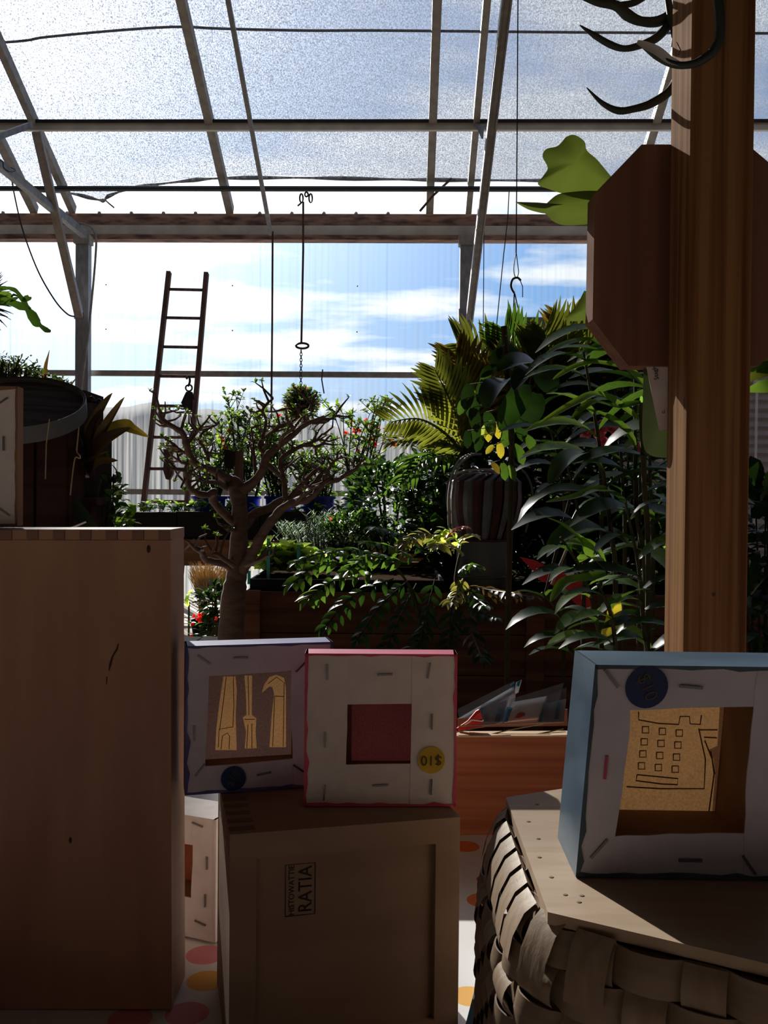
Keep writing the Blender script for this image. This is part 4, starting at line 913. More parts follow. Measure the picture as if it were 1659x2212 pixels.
# ================================================================== POST, BOARD AND STAGHORN FERN
PY0 = 1.228
xl, xr = P(1487, 700, PY0).x, P(1624, 700, PY0).x
lean = (P(1497, 0, PY0).x - P(1478, 1400, PY0).x) / (P(1497, 0, PY0).z - P(1478, 1400, PY0).z)
zr = P(1487, 700, PY0).z
post = thing('wooden_post', 'square pine post with a sunlit left face', 'post', ((xl + xr) / 2, PY0 + 0.045, 0))
def lx(z): return (z - zr) * lean
mb = MB(); bv = 0.003; PD = 0.089
prof = [(xl + bv, PY0), (xr - bv, PY0), (xr, PY0 + bv), (xr, PY0 + PD - bv), (xr - bv, PY0 + PD), (xl + bv, PY0 + PD), (xl, PY0 + PD - bv), (xl, PY0 + bv)]
vs = [V((x + lx(z), y, z)) for z in (0.0, 4.8) for x, y in prof]
mb.add(vs, [tuple(range(7, -1, -1)), tuple(range(8, 16))] + [(i, (i + 1) % 8, 8 + (i + 1) % 8, 8 + i) for i in range(8)])
mb.build('post_body', M_post, post)
MB().ball(P(1542, 1284, PY0) + V((0, 0.0006, 0)), 0.0035, 8, 5, (1, 0.3, 1)).build('knot', M_knot, post)
MB().ball(PX(1477, 872, xl + lx(1.35)) + V((0.0003, 0, 0)), 0.004, 8, 5, (0.2, 0.6, 2.4)).build('knot', M_knot, post)
MB().tube([PX(1462, 92, xl + lx(1.8)), PX(1470, 108, xl + lx(1.8)), PX(1466, 118, xl + lx(1.8))], 0.0009, 5).build('crack', M_knot, post)
# octagonal board behind the post
BY = PY0 + PD + 0.001
oc = [(1386, 312), (1500, 312), (1622, 318), (1742, 420), (1738, 700), (1640, 790), (1357, 790), (1280, 690), (1285, 417)]
bo = [P(x, y, BY) for x, y in oc]; bo[0] = P(1386, 312, BY)
tag(MB().prism(bo, V((0, 0.046, 0))).build('mount_board', M_board), 'thick wooden board with clipped corners fixed behind the pine post', 'board')
# fern
fern = thing('staghorn_fern', 'staghorn fern growing behind the board, dark antler fronds above', 'fern', P(1430, 300, BY + 0.09))
def flat_frond(outline, Y, mat, nm, bulge=0.02, th=0.0015):
    pts = smooth_path([P(x, y, Y) for x, y in outline] + [P(*outline[0], Y)], 5)[:-1]
    c = sum(pts, V((0, 0, 0))) / len(pts); mb = MB(); vs = [c - V((0, bulge, 0))]; n = len(pts); fs = []
    mid = [p.lerp(c, 0.45) - V((0, bulge * 0.7, 0)) for p in pts]
    vs += mid + pts
    for i in range(n):
        j = (i + 1) % n; fs += [(0, 1 + i, 1 + j), (1 + i, 1 + n + i, 1 + n + j, 1 + j)]
    return mb.add(vs, fs).build(nm, mat, fern, True)
flat_frond([(1222, 296), (1240, 291), (1262, 305), (1268, 325), (1290, 345), (1315, 375), (1335, 400), (1340, 420), (1300, 430), (1225, 420), (1190, 410), (1162, 398), (1175, 378), (1183, 362), (1172, 338), (1180, 322), (1205, 315)], BY + 0.09, LG_fern, 'shield_frond')
flat_frond([(1340, 415), (1280, 412), (1240, 414), (1205, 420), (1180, 440), (1172, 448), (1140, 445), (1113, 436), (1140, 452), (1168, 460), (1180, 463), (1195, 478), (1225, 487), (1300, 480), (1345, 460)], BY + 0.075, LG_fern, 'shield_frond', 0.012)
flat_frond([(1262, 628), (1245, 660), (1222, 688), (1240, 694), (1270, 690), (1300, 680), (1310, 640)], BY + 0.07, LG_fern, 'shield_frond', 0.01)
flat_frond([(1390, 770), (1389, 850), (1387, 930), (1390, 962), (1400, 980), (1425, 988), (1470, 980), (1500, 900), (1500, 770)], BY + 0.03, LG_felt, 'shield_frond', 0.012)
def antler(pts, rads, Y0, Y1, mat=LG_antler):
    n = len(pts); p3 = [P(x, y, lerp(Y0, Y1, i / (n - 1))) for i, (x, y) in enumerate(pts)]
    sp = smooth_path(p3, 6); sr = smooth_vals([r / F * 1.2 for r in rads], 6)
    mb = MB().tube(sp, sr, 8); 
    mb.build('antler_frond', mat, fern, True)
antler([(1475, 130), (1452, 190), (1410, 222), (1370, 235), (1335, 239), (1300, 222), (1267, 189)], [10, 11, 11, 9, 9, 6, 1], BY + 0.06, BY + 0.06)
antler([(1470, 0), (1450, 45), (1420, 80), (1385, 97), (1350, 105), (1320, 97), (1285, 77), (1252, 54)], [10, 11, 11, 9, 8, 9, 8, 1], BY + 0.08, BY + 0.07)
antler([(1490, -20), (1460, 20), (1425, 45), (1385, 46), (1355, 32), (1330, 12), (1290, 5), (1255, -8)], [9, 12, 13, 11, 14, 12, 9, 6], BY + 0.09, BY + 0.06)
antler([(1400, -10), (1370, 6), (1335, 12)], [6, 8, 8], BY + 0.08, BY + 0.08)
antler([(1440, -20), (1448, 30), (1456, 75), (1452, 100)], [8, 9, 7, 3], BY + 0.07, BY + 0.06)
antler([(1548, -30), (1556, 60), (1545, 105), (1510, 133), (1478, 141), (1448, 137), (1415, 120), (1378, 92)], [11, 11, 10, 9, 8, 8, 7, 2], PY0 - 0.03, PY0 - 0.02)
sb = smooth_path([P(x, y, PY0 - 0.026) for x, y in ((1376, 91), (1395, 100), (1420, 112), (1445, 130), (1470, 139))], 5); n = len(sb)
blade_obj(fern, sb, [0.014 * math.sin(math.pi * (0.08 + 0.84 * i / (n - 1))) ** 0.7 for i in range(n)], M_tag, 'pale_underside', (0, -1, 0.2))
# white plant tag
tg_ = thing('plant_tag', 'white paper tag with black handwriting hanging beside the post', 'tag', P(1415, 860, BY + 0.012))
tq = [P(1386, 740, BY + 0.012), P(1424, 930, BY + 0.012), P(1470, 921, BY + 0.012), P(1436, 740, BY + 0.012)]
MB().prism(tq, V((0, 0.0006, 0))).build('paper', M_tag, tg_)
xv = (tq[0] - tq[1]).normalized(); zv = V((0, -1, 0)); yv = zv.cross(xv)
def tagM(px, py): c = P(px, py, BY + 0.0112); return Matrix(((xv.x, yv.x, zv.x, c.x), (xv.y, yv.y, zv.y, c.y), (xv.z, yv.z, zv.z, c.z), (0, 0, 0, 1)))
text_mesh('Staghorn', 0.0092, M_black, tagM(1414, 796), tg_, 'handwriting')
text_mesh('c.', 0.0092, M_black, tagM(1432, 889), tg_, 'handwriting')

# ================================================================== LADDER, TACKLE, BENCH, BUCKETS
ld = thing('wooden_ladder', 'old wooden ladder leaning against the clear wall', 'ladder', (P(330, 1100, 9.0).x, 9.0, 0))
la, lb = P(365, 588, 9.42), P(309, 1100, 9.05); ra, rb_ = P(446, 590, 9.42), P(403, 1100, 9.05)
def ext(a, b): d = b - a; return b + d * (b.z / -d.z)
for a, b in ((la, lb), (ra, rb_)): MB().beam(a, ext(a, b), 0.042, 0.07, V((0, 1, 0))).build('rail', M_ladder, ld)
for py in (626, 689, 753, 817, 881, 948, 1015, 1084, 1152, 1220, 1288):
    t = (py - 588) / (1100 - 588); a = la.lerp(lb, t); b = ra.lerp(rb_, t); MB().tube([a, b], 0.016, 8).build('rung', M_ladder, ld)
def rung_y(py, fx, dy=-0.05): t = (py - 588) / 512; return la.lerp(lb, t).lerp(ra.lerp(rb_, t), fx).y + dy
y1 = rung_y(820, 0.7)
pb = thing('pulley_block', 'dark iron pulley block hooked on a high ladder rung', 'pulley', P(408, 870, y1))
MB().tube(smooth_path([P(406, 835, y1), P(410, 824, y1), P(408, 812, y1), P(403, 818, y1 + 0.03)]), [0.012] * 19, 6).build('hook', M_iron, pb)
c = P(408, 838, y1); MB().tube([c + V((math.cos(a), 0, math.sin(a))) * 0.032 for a in [k * math.pi / 8 for k in range(17)]], 0.009, 6, False).build('ring', M_iron, pb)
MB().prism([P(x, y, y1 - 0.02) for x, y in ((402, 846), (414, 846), (419, 858), (424, 870), (413, 894), (404, 894), (391, 870), (397, 856))], V((0, 0.05, 0))).build('cheek', M_iron, pb)
y2 = rung_y(950, 0.4)
pb = thing('pulley_block', 'rust brown wooden pulley block hooked on a low ladder rung', 'pulley', P(362, 1000, y2))
MB().tube(smooth_path([P(362, 972, y2), P(363, 958, y2), P(362, 945, y2), P(358, 950, y2 + 0.03)]), [0.014] * 19, 6).build('hook', M_rust, pb)
MB().prism([P(x, y, y2 - 0.03) for x, y in ((352, 970), (374, 970), (372, 980), (370, 985), (374, 1000), (373, 1024), (366, 1037), (358, 1035), (352, 1015), (355, 985))], V((0, 0.06, 0))).build('shell', M_rust, pb)
MB().prism([P(x, y, y2 - 0.034) for x, y in ((361, 988), (364, 988), (364, 1025), (361, 1025))], V((0, 0.004, 0))).build('slot', M_iron, pb)
MB().tube([P(367, 1036, y2), P(367, 1063, y2)], 0.011, 6).build('rope_end', M_string, pb)
# hooks on the pipe, line, ring, chain and moss ball
HY = 9.13
hg = thing('pipe_clip', 'cluster of three wire clips hanging from the black pipe', 'clip', P(660, 425, HY))
for px in (651, 662, 671):
    cpt = P(px, 428 - (8 if px == 662 else 0), HY); MB().tube([cpt + V((math.cos(a) * 0.016, 0, math.sin(a) * (0.042 if px != 662 else 0.022))) for a in [k * math.pi / 8 for k in range(17)]], 0.0085, 6, False).build('link', M_iron, hg)
MB().tube([P(651, 438, HY), P(643, 445, HY)], 0.008, 6).build('tail', M_iron, hg)
tag(MB().tube([P(655, 436, HY), P(655, 540, HY), P(653, 640, HY), P(651, 741, HY)], 0.011, 6).build('hanging_line', M_rust), 'brown line hanging from the pipe clips to an oval link', 'line')
cpt = P(653, 747, HY)
tag(MB().tube([cpt + V((math.cos(a) * 0.062, 0, math.sin(a) * 0.026)) for a in [k * math.pi / 10 for k in range(21)]], 0.011, 6, False).build('oval_link', M_iron, None, True), 'oval iron link above the hanging chain', 'link')
ch = thing('link_chain', 'short chain between the oval link and the moss ball', 'chain', P(650, 835, HY))
for k in range(13):
    cpt = P(650.5 - 0.05 * k, 759 + k * 6.2, HY); s = (1, 0) if k % 2 else (0.25, 1)
    MB().tube([cpt + V((math.cos(a) * 0.011 * s[0], math.cos(a) * 0.011 * s[1], math.sin(a) * 0.019)) for a in [j * math.pi / 5 for j in range(11)]], 0.004, 4, False).build('chain_link', M_iron, ch)
def ball_plant():
    c = P(650, 873, HY); t = thing('moss_ball_plant', 'round moss ball with rosettes hanging on the chain', 'hanging plant', c)
    MB().ball(c, 0.145, 14, 9).build('moss_ball', M_soil, t, True)
    for m, n, r0 in ((LG_succ, 520, 0.17), (LG_mid, 300, 0.175), (LG_red, 80, 0.165)):
        mb = MB()
        for _ in range(n):
            d = V((random.gauss(0, 1), random.gauss(0, 1), random.gauss(0.25, 1))).normalized(); mb.leaf(c + d * rnd(0.13, r0), (d + V((rnd(-.6, .6), rnd(-.6, .6), rnd(-.3, .6)))), V((rnd(-1, 1), rnd(-1, 1), 1)), rnd(0.03, 0.055), 0.02, 0.4, 2, 'oval')
        stuff(mb.build('rosette_leaves', m, t, True))
    mb = MB()
    for k in range(14):
        p = c + V((rnd(-.12, .12), rnd(-.08, .08), -0.06)); mb.tube([p, p + V((rnd(-.03, .03), 0, -rnd(.06, .14))), p + V((rnd(-.05, .05), 0, -rnd(.15, .24)))], 0.003, 4)
        mb.leaf(p + V((0, 0, -.1)), V((rnd(-1, 1), -.3, -.5)), V((0, -1, 0)), .03, .014, .4, 2, 'oval')
    stuff(mb.build('trailing_roots', M_stem, t))
ball_plant()

# far bench with black troughs
BZ = P(480, 1165, 6.95).z
bn = thing('potting_bench', 'long bench with a brown apron board carrying black troughs', 'bench', (-1.6, 7.4, 0))
MB().box((-4.2, 6.95, BZ - 0.20), (0.35, 6.99, BZ - 0.005)).build('apron_board', M_bench, bn)
MB().box((-4.2, 6.99, BZ - 0.04), (0.35, 8.25, BZ - 0.005)).build('bench_top', M_bench, bn)
for x in (-4.1, -2.9, 0.25):
    for y in (7.05, 8.15): MB().box((x - .04, y - .04, 0), (x + .04, y + .04, BZ - 0.04)).build('leg', M_bench, bn)
def trough(px0, px1, lab):
    a, b = P(px0, 1106, 7.0), P(px1, 1106, 7.0); t = thing('black_trough', lab, 'trough', ((a.x + b.x) / 2, 7.2, BZ))
    z1 = a.z; w = 0.012
    for p, q in (((a.x, 7.0, BZ - .004), (b.x, 7.0 + w, z1)), ((a.x, 7.4 - w, BZ - .004), (b.x, 7.4, z1)), ((a.x, 7.0 + w, BZ - .004), (a.x + w, 7.4 - w, z1)), ((b.x - w, 7.0 + w, BZ - .004), (b.x, 7.4 - w, z1))): MB().box(p, q).build('side', M_black, t)
    MB().box((a.x - .008, 6.992, z1 - 0.02), (b.x + .008, 7.0, z1 + 0.004)).build('rolled_lip', M_black, t)
    MB().box((a.x + w, 7.0 + w, BZ - .004), (b.x - w, 7.4 - w, z1 - 0.03)).build('soil', M_soil, t)
    return z1
tz = trough(150, 381, 'black trough of seedlings at foot of the ladder'); trough(383, 560, 'black trough of seedlings in front of the first blue buckets'); trough(562, 800, 'black trough behind the rosemary and tree trunk')
rg = random.Random(21)
def seedling(px, py, n, L, lab, Y=7.2, mat=LG_bright, spread=0.06):
    b = V((P(px, py, Y).x, Y, tz - 0.035)); t = thing('seedling', lab, 'seedling', b, 'seedlings in the black troughs')
    top = P(px, py, Y).z; mb = MB(); lf = MB()
    for k in range(3):
        e = V((b.x + rg.uniform(-spread, spread), Y + rg.uniform(-.03, .03), lerp(tz, top, rg.uniform(.6, 1)))); mb.tube([b, e], 0.003, 4)
        for j in range(n // 3):
            p = b.lerp(e, rg.uniform(.45, 1.0)); lf.leaf(p, V((rg.uniform(-1, 1), rg.uniform(-1, 1), rg.uniform(-.1, .7))), V((0, 0, 1)), L * rg.uniform(.7, 1.2), L * 0.6, 0.5, 3, 'oval')
    mb.build('stem', M_stem, t); stuff(lf.build('leaves', mat, t, True))
names = ['left of the pot', 'below the sword leaves', 'left of the ladder foot', 'beside the left ladder rail', 'between ladder rails', 'under the lowest ladder rung', 'beside the right ladder rail', 'right of the ladder', 'in front of first bucket', 'below the first bucket', 'left of the tree trunk', 'right of the tree trunk', 'below the middle buckets', 'under the right buckets', 'above the rosemary', 'near the last blue bucket']
for i, px in enumerate((196, 222, 254, 283, 318, 345, 380, 402, 428, 462, 492, 560, 602, 645, 690, 742)):
    seedling(px, 1084 + rg.uniform(-8, 8), 24, 0.062, 'small bright green seedling ' + names[i])
# blue buckets with flowering shrubs
def bucket_shrub(px, pw, lab1, lab2, Y, crown, red, py0=1072, seed=1):
    rg = random.Random(seed); zt_b = P(px, py0, Y).z; cx = P(px, py0, Y).x; r = pw / 2 / F * Y
    zb_b = BZ - 0.004
    t = thing('blue_bucket', lab1, 'bucket', (cx, Y, zb_b), 'blue buckets on the bench'); h = zt_b - zb_b
    MB().lathe([(r * .8, 0), (r * .86, h * .3), (r * .95, h), (r * .93, h), (r * .85, h * .6), (r * .8, h * .5), (0.001, h * .5)], (cx, Y, zb_b), 28).build('shell', M_blue, t, True)
    for zz in (h * .97, h * .72): MB().lathe([(r * .9, zz - .012), (r * 1.04, zz - .012), (r * 1.06, zz), (r * 1.04, zz + .012), (r * .9, zz + .012), (r * .9, zz - .012)], (cx, Y, zb_b), 28).build('rim_band', M_blue, t, True)
    s = thing('quince_shrub', lab2, 'shrub', (cx, Y, zb_b + h * .5), 'flowering shrubs in blue buckets')
    MB().lathe([(r * .78, h * .5), (r * .78, h * .55), (0.001, h * .56)], (cx, Y, zb_b), 20).build('soil', M_soil, s)
    st = MB(); lf = MB(); l2 = MB(); fl_ = []
    (x0, x1, y0, y1_) = crown
    for k in range(15):
        ex, ey = rg.uniform(x0, x1), rg.uniform(y0, lerp(y0, y1_, .55)); Yk = Y + rg.uniform(-.25, .25)
        e = P(ex, ey, Yk); b = V((cx + rg.uniform(-.5, .5) * r, Y, zb_b + h * .55)); m = b.lerp(e, .5) + V((rg.uniform(-.05, .05), 0, rg.uniform(.0, .06)))
        pth = smooth_path([b, m, e], 6); st.tube(pth, [lerp(.009, .003, i / (len(pth) - 1)) for i in range(len(pth))], 5)
        for j in range(9):
            i0 = rg.randint(3, len(pth) - 1); p = pth[i0]; q = p + V((rg.uniform(-.12, .12), rg.uniform(-.1, .1), rg.uniform(.02, .14))); st.tube([p, q], [.004, .002], 4)
            for _ in range(8):
                a = p.lerp(q, rg.uniform(.2, 1.05)); (lf if rg.random() < .65 else l2).leaf(a, V((rg.uniform(-1, 1), rg.uniform(-1, 1), rg.uniform(-.3, 1))), V((0, -.3, 1)), rg.uniform(.035, .06), .03, .4, 2, 'oval')
            if rg.random() < .3: fl_.append(q)
    st.build('stems', M_stem, s); stuff(lf.build('leaves', LG_bright, s, True)); stuff(l2.build('leaves', LG_mid, s, True))
    for rx, ry in red:
        p = P(rx, ry, Y + rg.uniform(-.1, .1)); mb = MB()
        for k in range(7): mb.leaf(p, V((rg.uniform(-1, 1), rg.uniform(-1, 1), rg.uniform(-.6, 1))), V((rg.uniform(-1, 1), -1, 0)), .026, .022, .5, 2, 'oval')
        mb.build('blossom', LG_redfl, s, True)
bucket_shrub(452, 74, 'blue bucket nearest the ladder', 'shrub with pale blossoms in bucket nearest the ladder', 7.62, (400, 520, 915, 1050), ((448, 962), (478, 946), (480, 954), (485, 968), (494, 930)), seed=2)
bucket_shrub(528, 70, 'blue bucket directly behind the tree trunk', 'tall thin shrub behind the tree trunk', 7.75, (490, 590, 868, 1020), ((517, 902), (524, 990)), seed=3)
bucket_shrub(603, 62, 'blue bucket just right of the tree trunk', 'shrub in the bucket just right of the tree trunk', 7.70, (540, 640, 900, 1040), ((603, 898),), seed=4)
bucket_shrub(688, 72, 'second blue bucket from right, under the moss ball', 'leafy shrub below and right of the moss ball', 7.60, (610, 720, 960, 1050), (), seed=5)
bucket_shrub(772, 60, 'rightmost blue bucket beside the dark bush', 'tall shrub with many red blossoms in the rightmost bucket', 7.70, (715, 850, 866, 1000), ((767, 930), (766, 934), (775, 931), (792, 908), (795, 916), (803, 926), (818, 928), (806, 948), (812, 960), (775, 975), (748, 936), (843, 954), (853, 960), (760, 911)), 1076, seed=6)

# ================================================================== THE BARE TREE
def tree():
    D0 = 3.5; k = D0 / F
    t = thing('bare_tree', 'thick trunked gnarled bare tree in the middle', 'tree', (P(498, 1400, D0).x, D0, 0)); rg = random.Random(17)
    def br_(pts, nm='branch', dz0=0.0, dz1=0.0, par=t, twigs=0, keep=[]):
        n = len(pts); p3 = [P(x, y, D0 + lerp(dz0, dz1, i / (n - 1))) for i, (x, y, r) in enumerate(pts)]
        sp = smooth_path(p3, 4); sr = smooth_vals([r * k for *_, r in pts], 4)
        # knobbly
        sr = [r * rg.uniform(.90, 1.12) for r in sr]; sp = [p + V((rg.uniform(-1, 1), rg.uniform(-1, 1), rg.uniform(-1, 1))) * 0.0022 for p in sp]
        o = MB().tube(sp, sr, 9).build(nm, M_bark, par, True); keep.append((sp, sr)); return o
    base = P(496, 1420, D0)
    p3 = [V((base.x - 0.01, D0, 0.0)), V((base.x, D0, 0.25))] + [P(x, y, D0) for x, y, r in ((496, 1420, 0), (505, 1290, 0), (512, 1235, 0), (517, 1150, 0), (517, 1090, 0), (508, 1050, 0), (498, 1034, 0))]
    rr = [0.07, 0.058] + [r * k for r in (29, 26, 21, 18, 16.5, 18, 11)]
    sp = smooth_path(p3, 5); sr = [r * rg.uniform(.95, 1.06) for r in smooth_vals(rr, 5)]
    MB().tube(sp, sr, 14).build('trunk', M_bark, t, True)
    B_ = []
    for pts, d in (
        ([(516, 1240, 14), (535, 1213, 12), (560, 1168, 11), (587, 1124, 10), (614, 1096, 9), (641, 1084, 8), (671, 1077, 7), (698, 1047, 6), (729, 1036, 5), (772, 1010, 3)], -.25),
        ([(608, 1100, 7), (630, 1070, 6), (655, 1043, 6), (685, 1013, 4), (702, 1006, 3)], .1),
        ([(520, 1145, 13), (550, 1111, 10), (587, 1094, 9), (620, 1074, 8), (671, 1050, 6), (698, 1016, 4)], .25),
        ([(512, 1064, 13), (546, 1043, 10), (567, 1016, 9), (578, 985, 9), (604, 962, 7), (637, 935, 6), (664, 915, 5), (700, 900, 3)], -.1),
        ([(578, 988, 6), (563, 968, 5), (566, 950, 5), (587, 932, 4), (604, 922, 4), (640, 905, 2.5)], .2),
        ([(616, 1078, 6), (614, 1040, 6), (605, 1000, 5), (622, 978, 5), (655, 962, 4), (680, 952, 3), (700, 936, 2)], .1),
        ([(575, 1000, 6), (596, 1018, 5), (614, 1040, 5)], .1),
        ([(505, 1042, 12), (459, 1016, 9), (428, 1006, 8), (408, 982, 7.5), (401, 955, 7), (391, 932, 6.5), (367, 918, 5), (349, 905, 4.5), (345, 888, 3), (340, 866, 2)], -.15),
        ([(508, 1132, 9), (479, 1104, 9), (459, 1077, 9), (463, 1062, 8), (442, 1070, 7), (411, 1057, 6), (401, 1030, 5.5), (397, 1016, 4), (368, 1013, 2.5)], -.3),
        ([(505, 1236, 9), (482, 1217, 7), (445, 1209, 7), (435, 1192, 6), (425, 1185, 5.5), (401, 1165, 2)], -.3),
        ([(505, 1222, 7), (475, 1200, 4.5), (457, 1195, 3.5)], -.2),
        ([(510, 1146, 8), (486, 1138, 5)], -.15),
        ([(445, 1012, 5), (450, 988, 4), (438, 964, 3.5), (431, 946, 3.5), (445, 929, 3), (469, 918, 2)], .15),
        ([(490, 1054, 8), (469, 1043, 5), (445, 1041, 4)], -.2),
        ([(552, 1038, 5), (550, 990, 3.5), (543, 926, 2)], .1), ([(566, 950, 4), (575, 910, 3), (567, 890, 3), (578, 872, 3), (590, 860, 2)], .1),
        ([(637, 935, 4), (620, 905, 3), (618, 880, 2)], -.1), ([(650, 925, 4), (662, 895, 3), (676, 868, 2)], .0), ([(670, 913, 4), (700, 912, 3), (726, 898, 2)], .1), ([(655, 962, 3), (690, 962, 3), (715, 940, 2)], .0),
        ([(391, 932, 4), (398, 905, 3), (408, 880, 2)], .1), ([(401, 955, 4), (420, 940, 2.5), (432, 925, 2)], -.1), ([(367, 918, 4), (352, 920, 3), (344, 900, 2)], .0), ([(408, 982, 4), (390, 972, 3), (378, 960, 2)], -.05), ([(408, 1004, 4), (388, 996, 3), (382, 978, 2)], .0),
        ([(698, 1047, 4), (715, 1005, 3), (738, 985, 2)], -.1), ([(729, 1036, 3.5), (755, 1024, 3), (780, 1002, 2)], .0), ([(641, 1084, 4), (668, 1060, 3), (690, 1048, 2)], -.3), ([(604, 962, 4), (612, 940, 3), (640, 920, 2)], -.2), ([(531, 1222, 4), (560, 1212, 3), (590, 1196, 2)], -.3)):
        br_(pts, 'branch', 0.0 if pts[0][2] > 7 else d * .5, d, t, keep=B_)
    tw = MB(); lf = MB()
    for sp, sr in B_:
        for i in range(3, len(sp)):
            if sr[i] > 0.011 and rg.random() < .9: continue
            if rg.random() < .62:
                d = V((rg.uniform(-1, 1), rg.uniform(-.8, .8), rg.uniform(-.25, 1))).normalized(); L = rg.uniform(.02, .06)
                p = sp[i]; q = p + d * L; e = q + (d + V((rg.uniform(-.7, .7), 0, rg.uniform(-.3, .6)))).normalized() * L * .7
                tw.tube([p, q, e], [.0052, .0038, .0022], 5)
                if rg.random() < .75:
                    for _ in range(6): lf.leaf(e, V((rg.uniform(-1, 1), rg.uniform(-1, 1), rg.uniform(-.2, 1))), V((0, -.5, 1)), rg.uniform(.012, .024), .011, .4, 2, 'oval')
    stuff(tw.build('twigs', M_bark, t, True)); stuff(lf.build('tip_leaves', LG_bright, t, True))
    # stake tied behind the trunk
    s = thing('wooden_stake', 'short brown stake with a dark tag behind the tree crown', 'stake', (P(515, 1060, 3.75).x, 3.75, 0))
    MB().box((P(507, 1000, 3.75).x, 3.735, 0), (P(525, 1000, 3.75).x, 3.765, P(515, 974, 3.75).z)).build('stake_post', M_ladder, s)
    MB().hexa([P(485, 1010, 3.73), P(505, 1014, 3.73), P(505, 1014, 3.75), P(485, 1010, 3.75), P(485, 970, 3.73), P(508, 976, 3.73), P(508, 976, 3.75), P(485, 970, 3.75)]).build('dark_tag', M_black, s)
tree()

# ================================================================== RAISED BED AND WHAT GROWS ON IT
Z_BED = P(800, 1280, 3.9).z
def raised_bed():
    x0, x1, y0, y1 = P(528, 1300, 3.9).x, 1.75, 3.9, 5.75
    t = thing('raised_bed', 'dark plank raised bed running behind the tree trunk', 'raised bed', ((x0 + x1) / 2, 4.8, 0))
    n = 4; h = Z_BED / n
    for i in range(n):
        MB().box((x0, y0, i * h + .002), (x1, y0 + .035, (i + 1) * h - .002)).build('plank', M_bed, t)
        MB().box((x0, y0 + .035, i * h + .002), (x0 + .035, y1, (i + 1) * h - .002)).build('plank', M_bed, t)
        MB().box((x0, y1, i * h + .002), (x1, y1 + .035, (i + 1) * h - .002)).build('plank', M_bed, t)
    for x in (x0 - 0.006, 0.6, x1 - .08): MB().box((x, y0 - .03, 0), (x + .075, y0 - .001, Z_BED + .006)).build('corner_post', M_bed, t)
    MB().box((x0 + .035, y0 + .035, Z_BED - .12), (x1, y1, Z_BED - .03)).build('soil', M_soil, t)
raised_bed()
trf = P(540, 1250, 4.0)
tt = thing('black_tray', 'black nursery tray on the raised bed right of the trunk', 'tray', (0, 4.2, Z_BED - 0.02))
xa, xb = P(540, 1250, 3.98).x, P(960, 1250, 3.98).x; zb1 = P(700, 1252, 3.98).z
for p, q in (((xa, 3.98, Z_BED - .03), (xb, 3.99, zb1)), ((xa, 4.7, Z_BED - .03), (xb, 4.71, zb1)), ((xa, 3.99, Z_BED - .03), (xa + .01, 4.7, zb1)), ((xb - .01, 3.99, Z_BED - .03), (xb, 4.7, zb1))): MB().box(p, q).build('side', M_black, tt)
MB().box((xa + .01, 3.99, Z_BED - .03), (xb - .01, 4.7, zb1 - .02)).build('soil', M_soil, tt)

def bush(name, label, cat, base, c, rad, n, L, Wd, mats, prof='oval', stems=10, droop=.5, upbias=.4, seed=1, shell=.45, smat=None, group=None, nseg=3):
    """a shrub: stems fanning to an ellipsoid crown of small leaves"""
    rg = random.Random(seed); t = thing(name, label, cat, base, group); st = MB(); c = V(c); b = V(base)
    for k in range(stems):
        d = V((rg.gauss(0, 1), rg.gauss(0, 1), rg.gauss(.5, .8))).normalized(); e = c + V((d.x * rad[0], d.y * rad[1], d.z * rad[2])) * .85
        m = b.lerp(e, .5) + V((0, 0, .03)); st.tube(smooth_path([b + V((rg.uniform(-.03, .03), rg.uniform(-.03, .03), 0)), m, e], 4), [.009, .008, .007, .006, .006, .005, .004, .003, .002], 5)
    st.build('stems', smat or M_stem, t)
    tot = sum(w for _, w in mats)
    for m, w in mats:
        lf = MB()
        for _ in range(int(n * w / tot)):
            d = V((rg.gauss(0, 1), rg.gauss(0, 1), rg.gauss(0, 1))).normalized(); r = shell + (1 - shell) * rg.random() ** .5
            p = c + V((d.x * rad[0], d.y * rad[1], d.z * rad[2])) * r; s = rg.uniform(.7, 1.25)
            lf.leaf(p, d * .7 + V((rg.uniform(-.8, .8), rg.uniform(-.8, .8), upbias + rg.uniform(-.5, .5))), V((rg.uniform(-.5, .5), rg.uniform(-.5, .5), 1)), L * s, Wd * s, droop, nseg, prof)
        stuff(lf.build('leaves', m, t, True))
    return t
zb = Z_BED - 0.03
# lettuces
rg = random.Random(4)
for i, (px, py, r, lab) in enumerate(((578, 1222, 34, 'pale green frilly lettuce right beside the tree trunk'), (622, 1216, 34, 'second pale lettuce from the tree trunk'), (662, 1222, 30, 'lettuce third from the trunk below the rosemary'), (600, 1190, 26, 'small pale lettuce behind the two front ones'))):
    Y = 4.46 + (0.08 if i == 3 else 0); c = P(px, py + 14, Y); t = thing('lettuce', lab, 'lettuce', (c.x, Y, zb1 - .02), 'lettuces in the nursery tray')
    rr = r / F * Y * 1.45
    for k in range(64):
        a = rg.uniform(0, 6.28); q = rg.random() ** .6; el = rg.uniform(.15, 1.45); d = V((math.cos(a) * math.cos(el), math.sin(a) * math.cos(el), math.sin(el)))
        leaf_obj(t, V((c.x, Y, zb1 - .01)) + V((d.x * rr, d.y * rr * .8, d.z * rr * 1.1)) * q, d + V((rg.uniform(-.5, .5), rg.uniform(-.5, .5), .35)), rr * rg.uniform(.45, .75), LG_lett if rg.random() < .75 else LG_bright, .9, rg.choice((.4, .8, 1.2)), 'oval', fold=rg.choice((.1, .4, .7)))
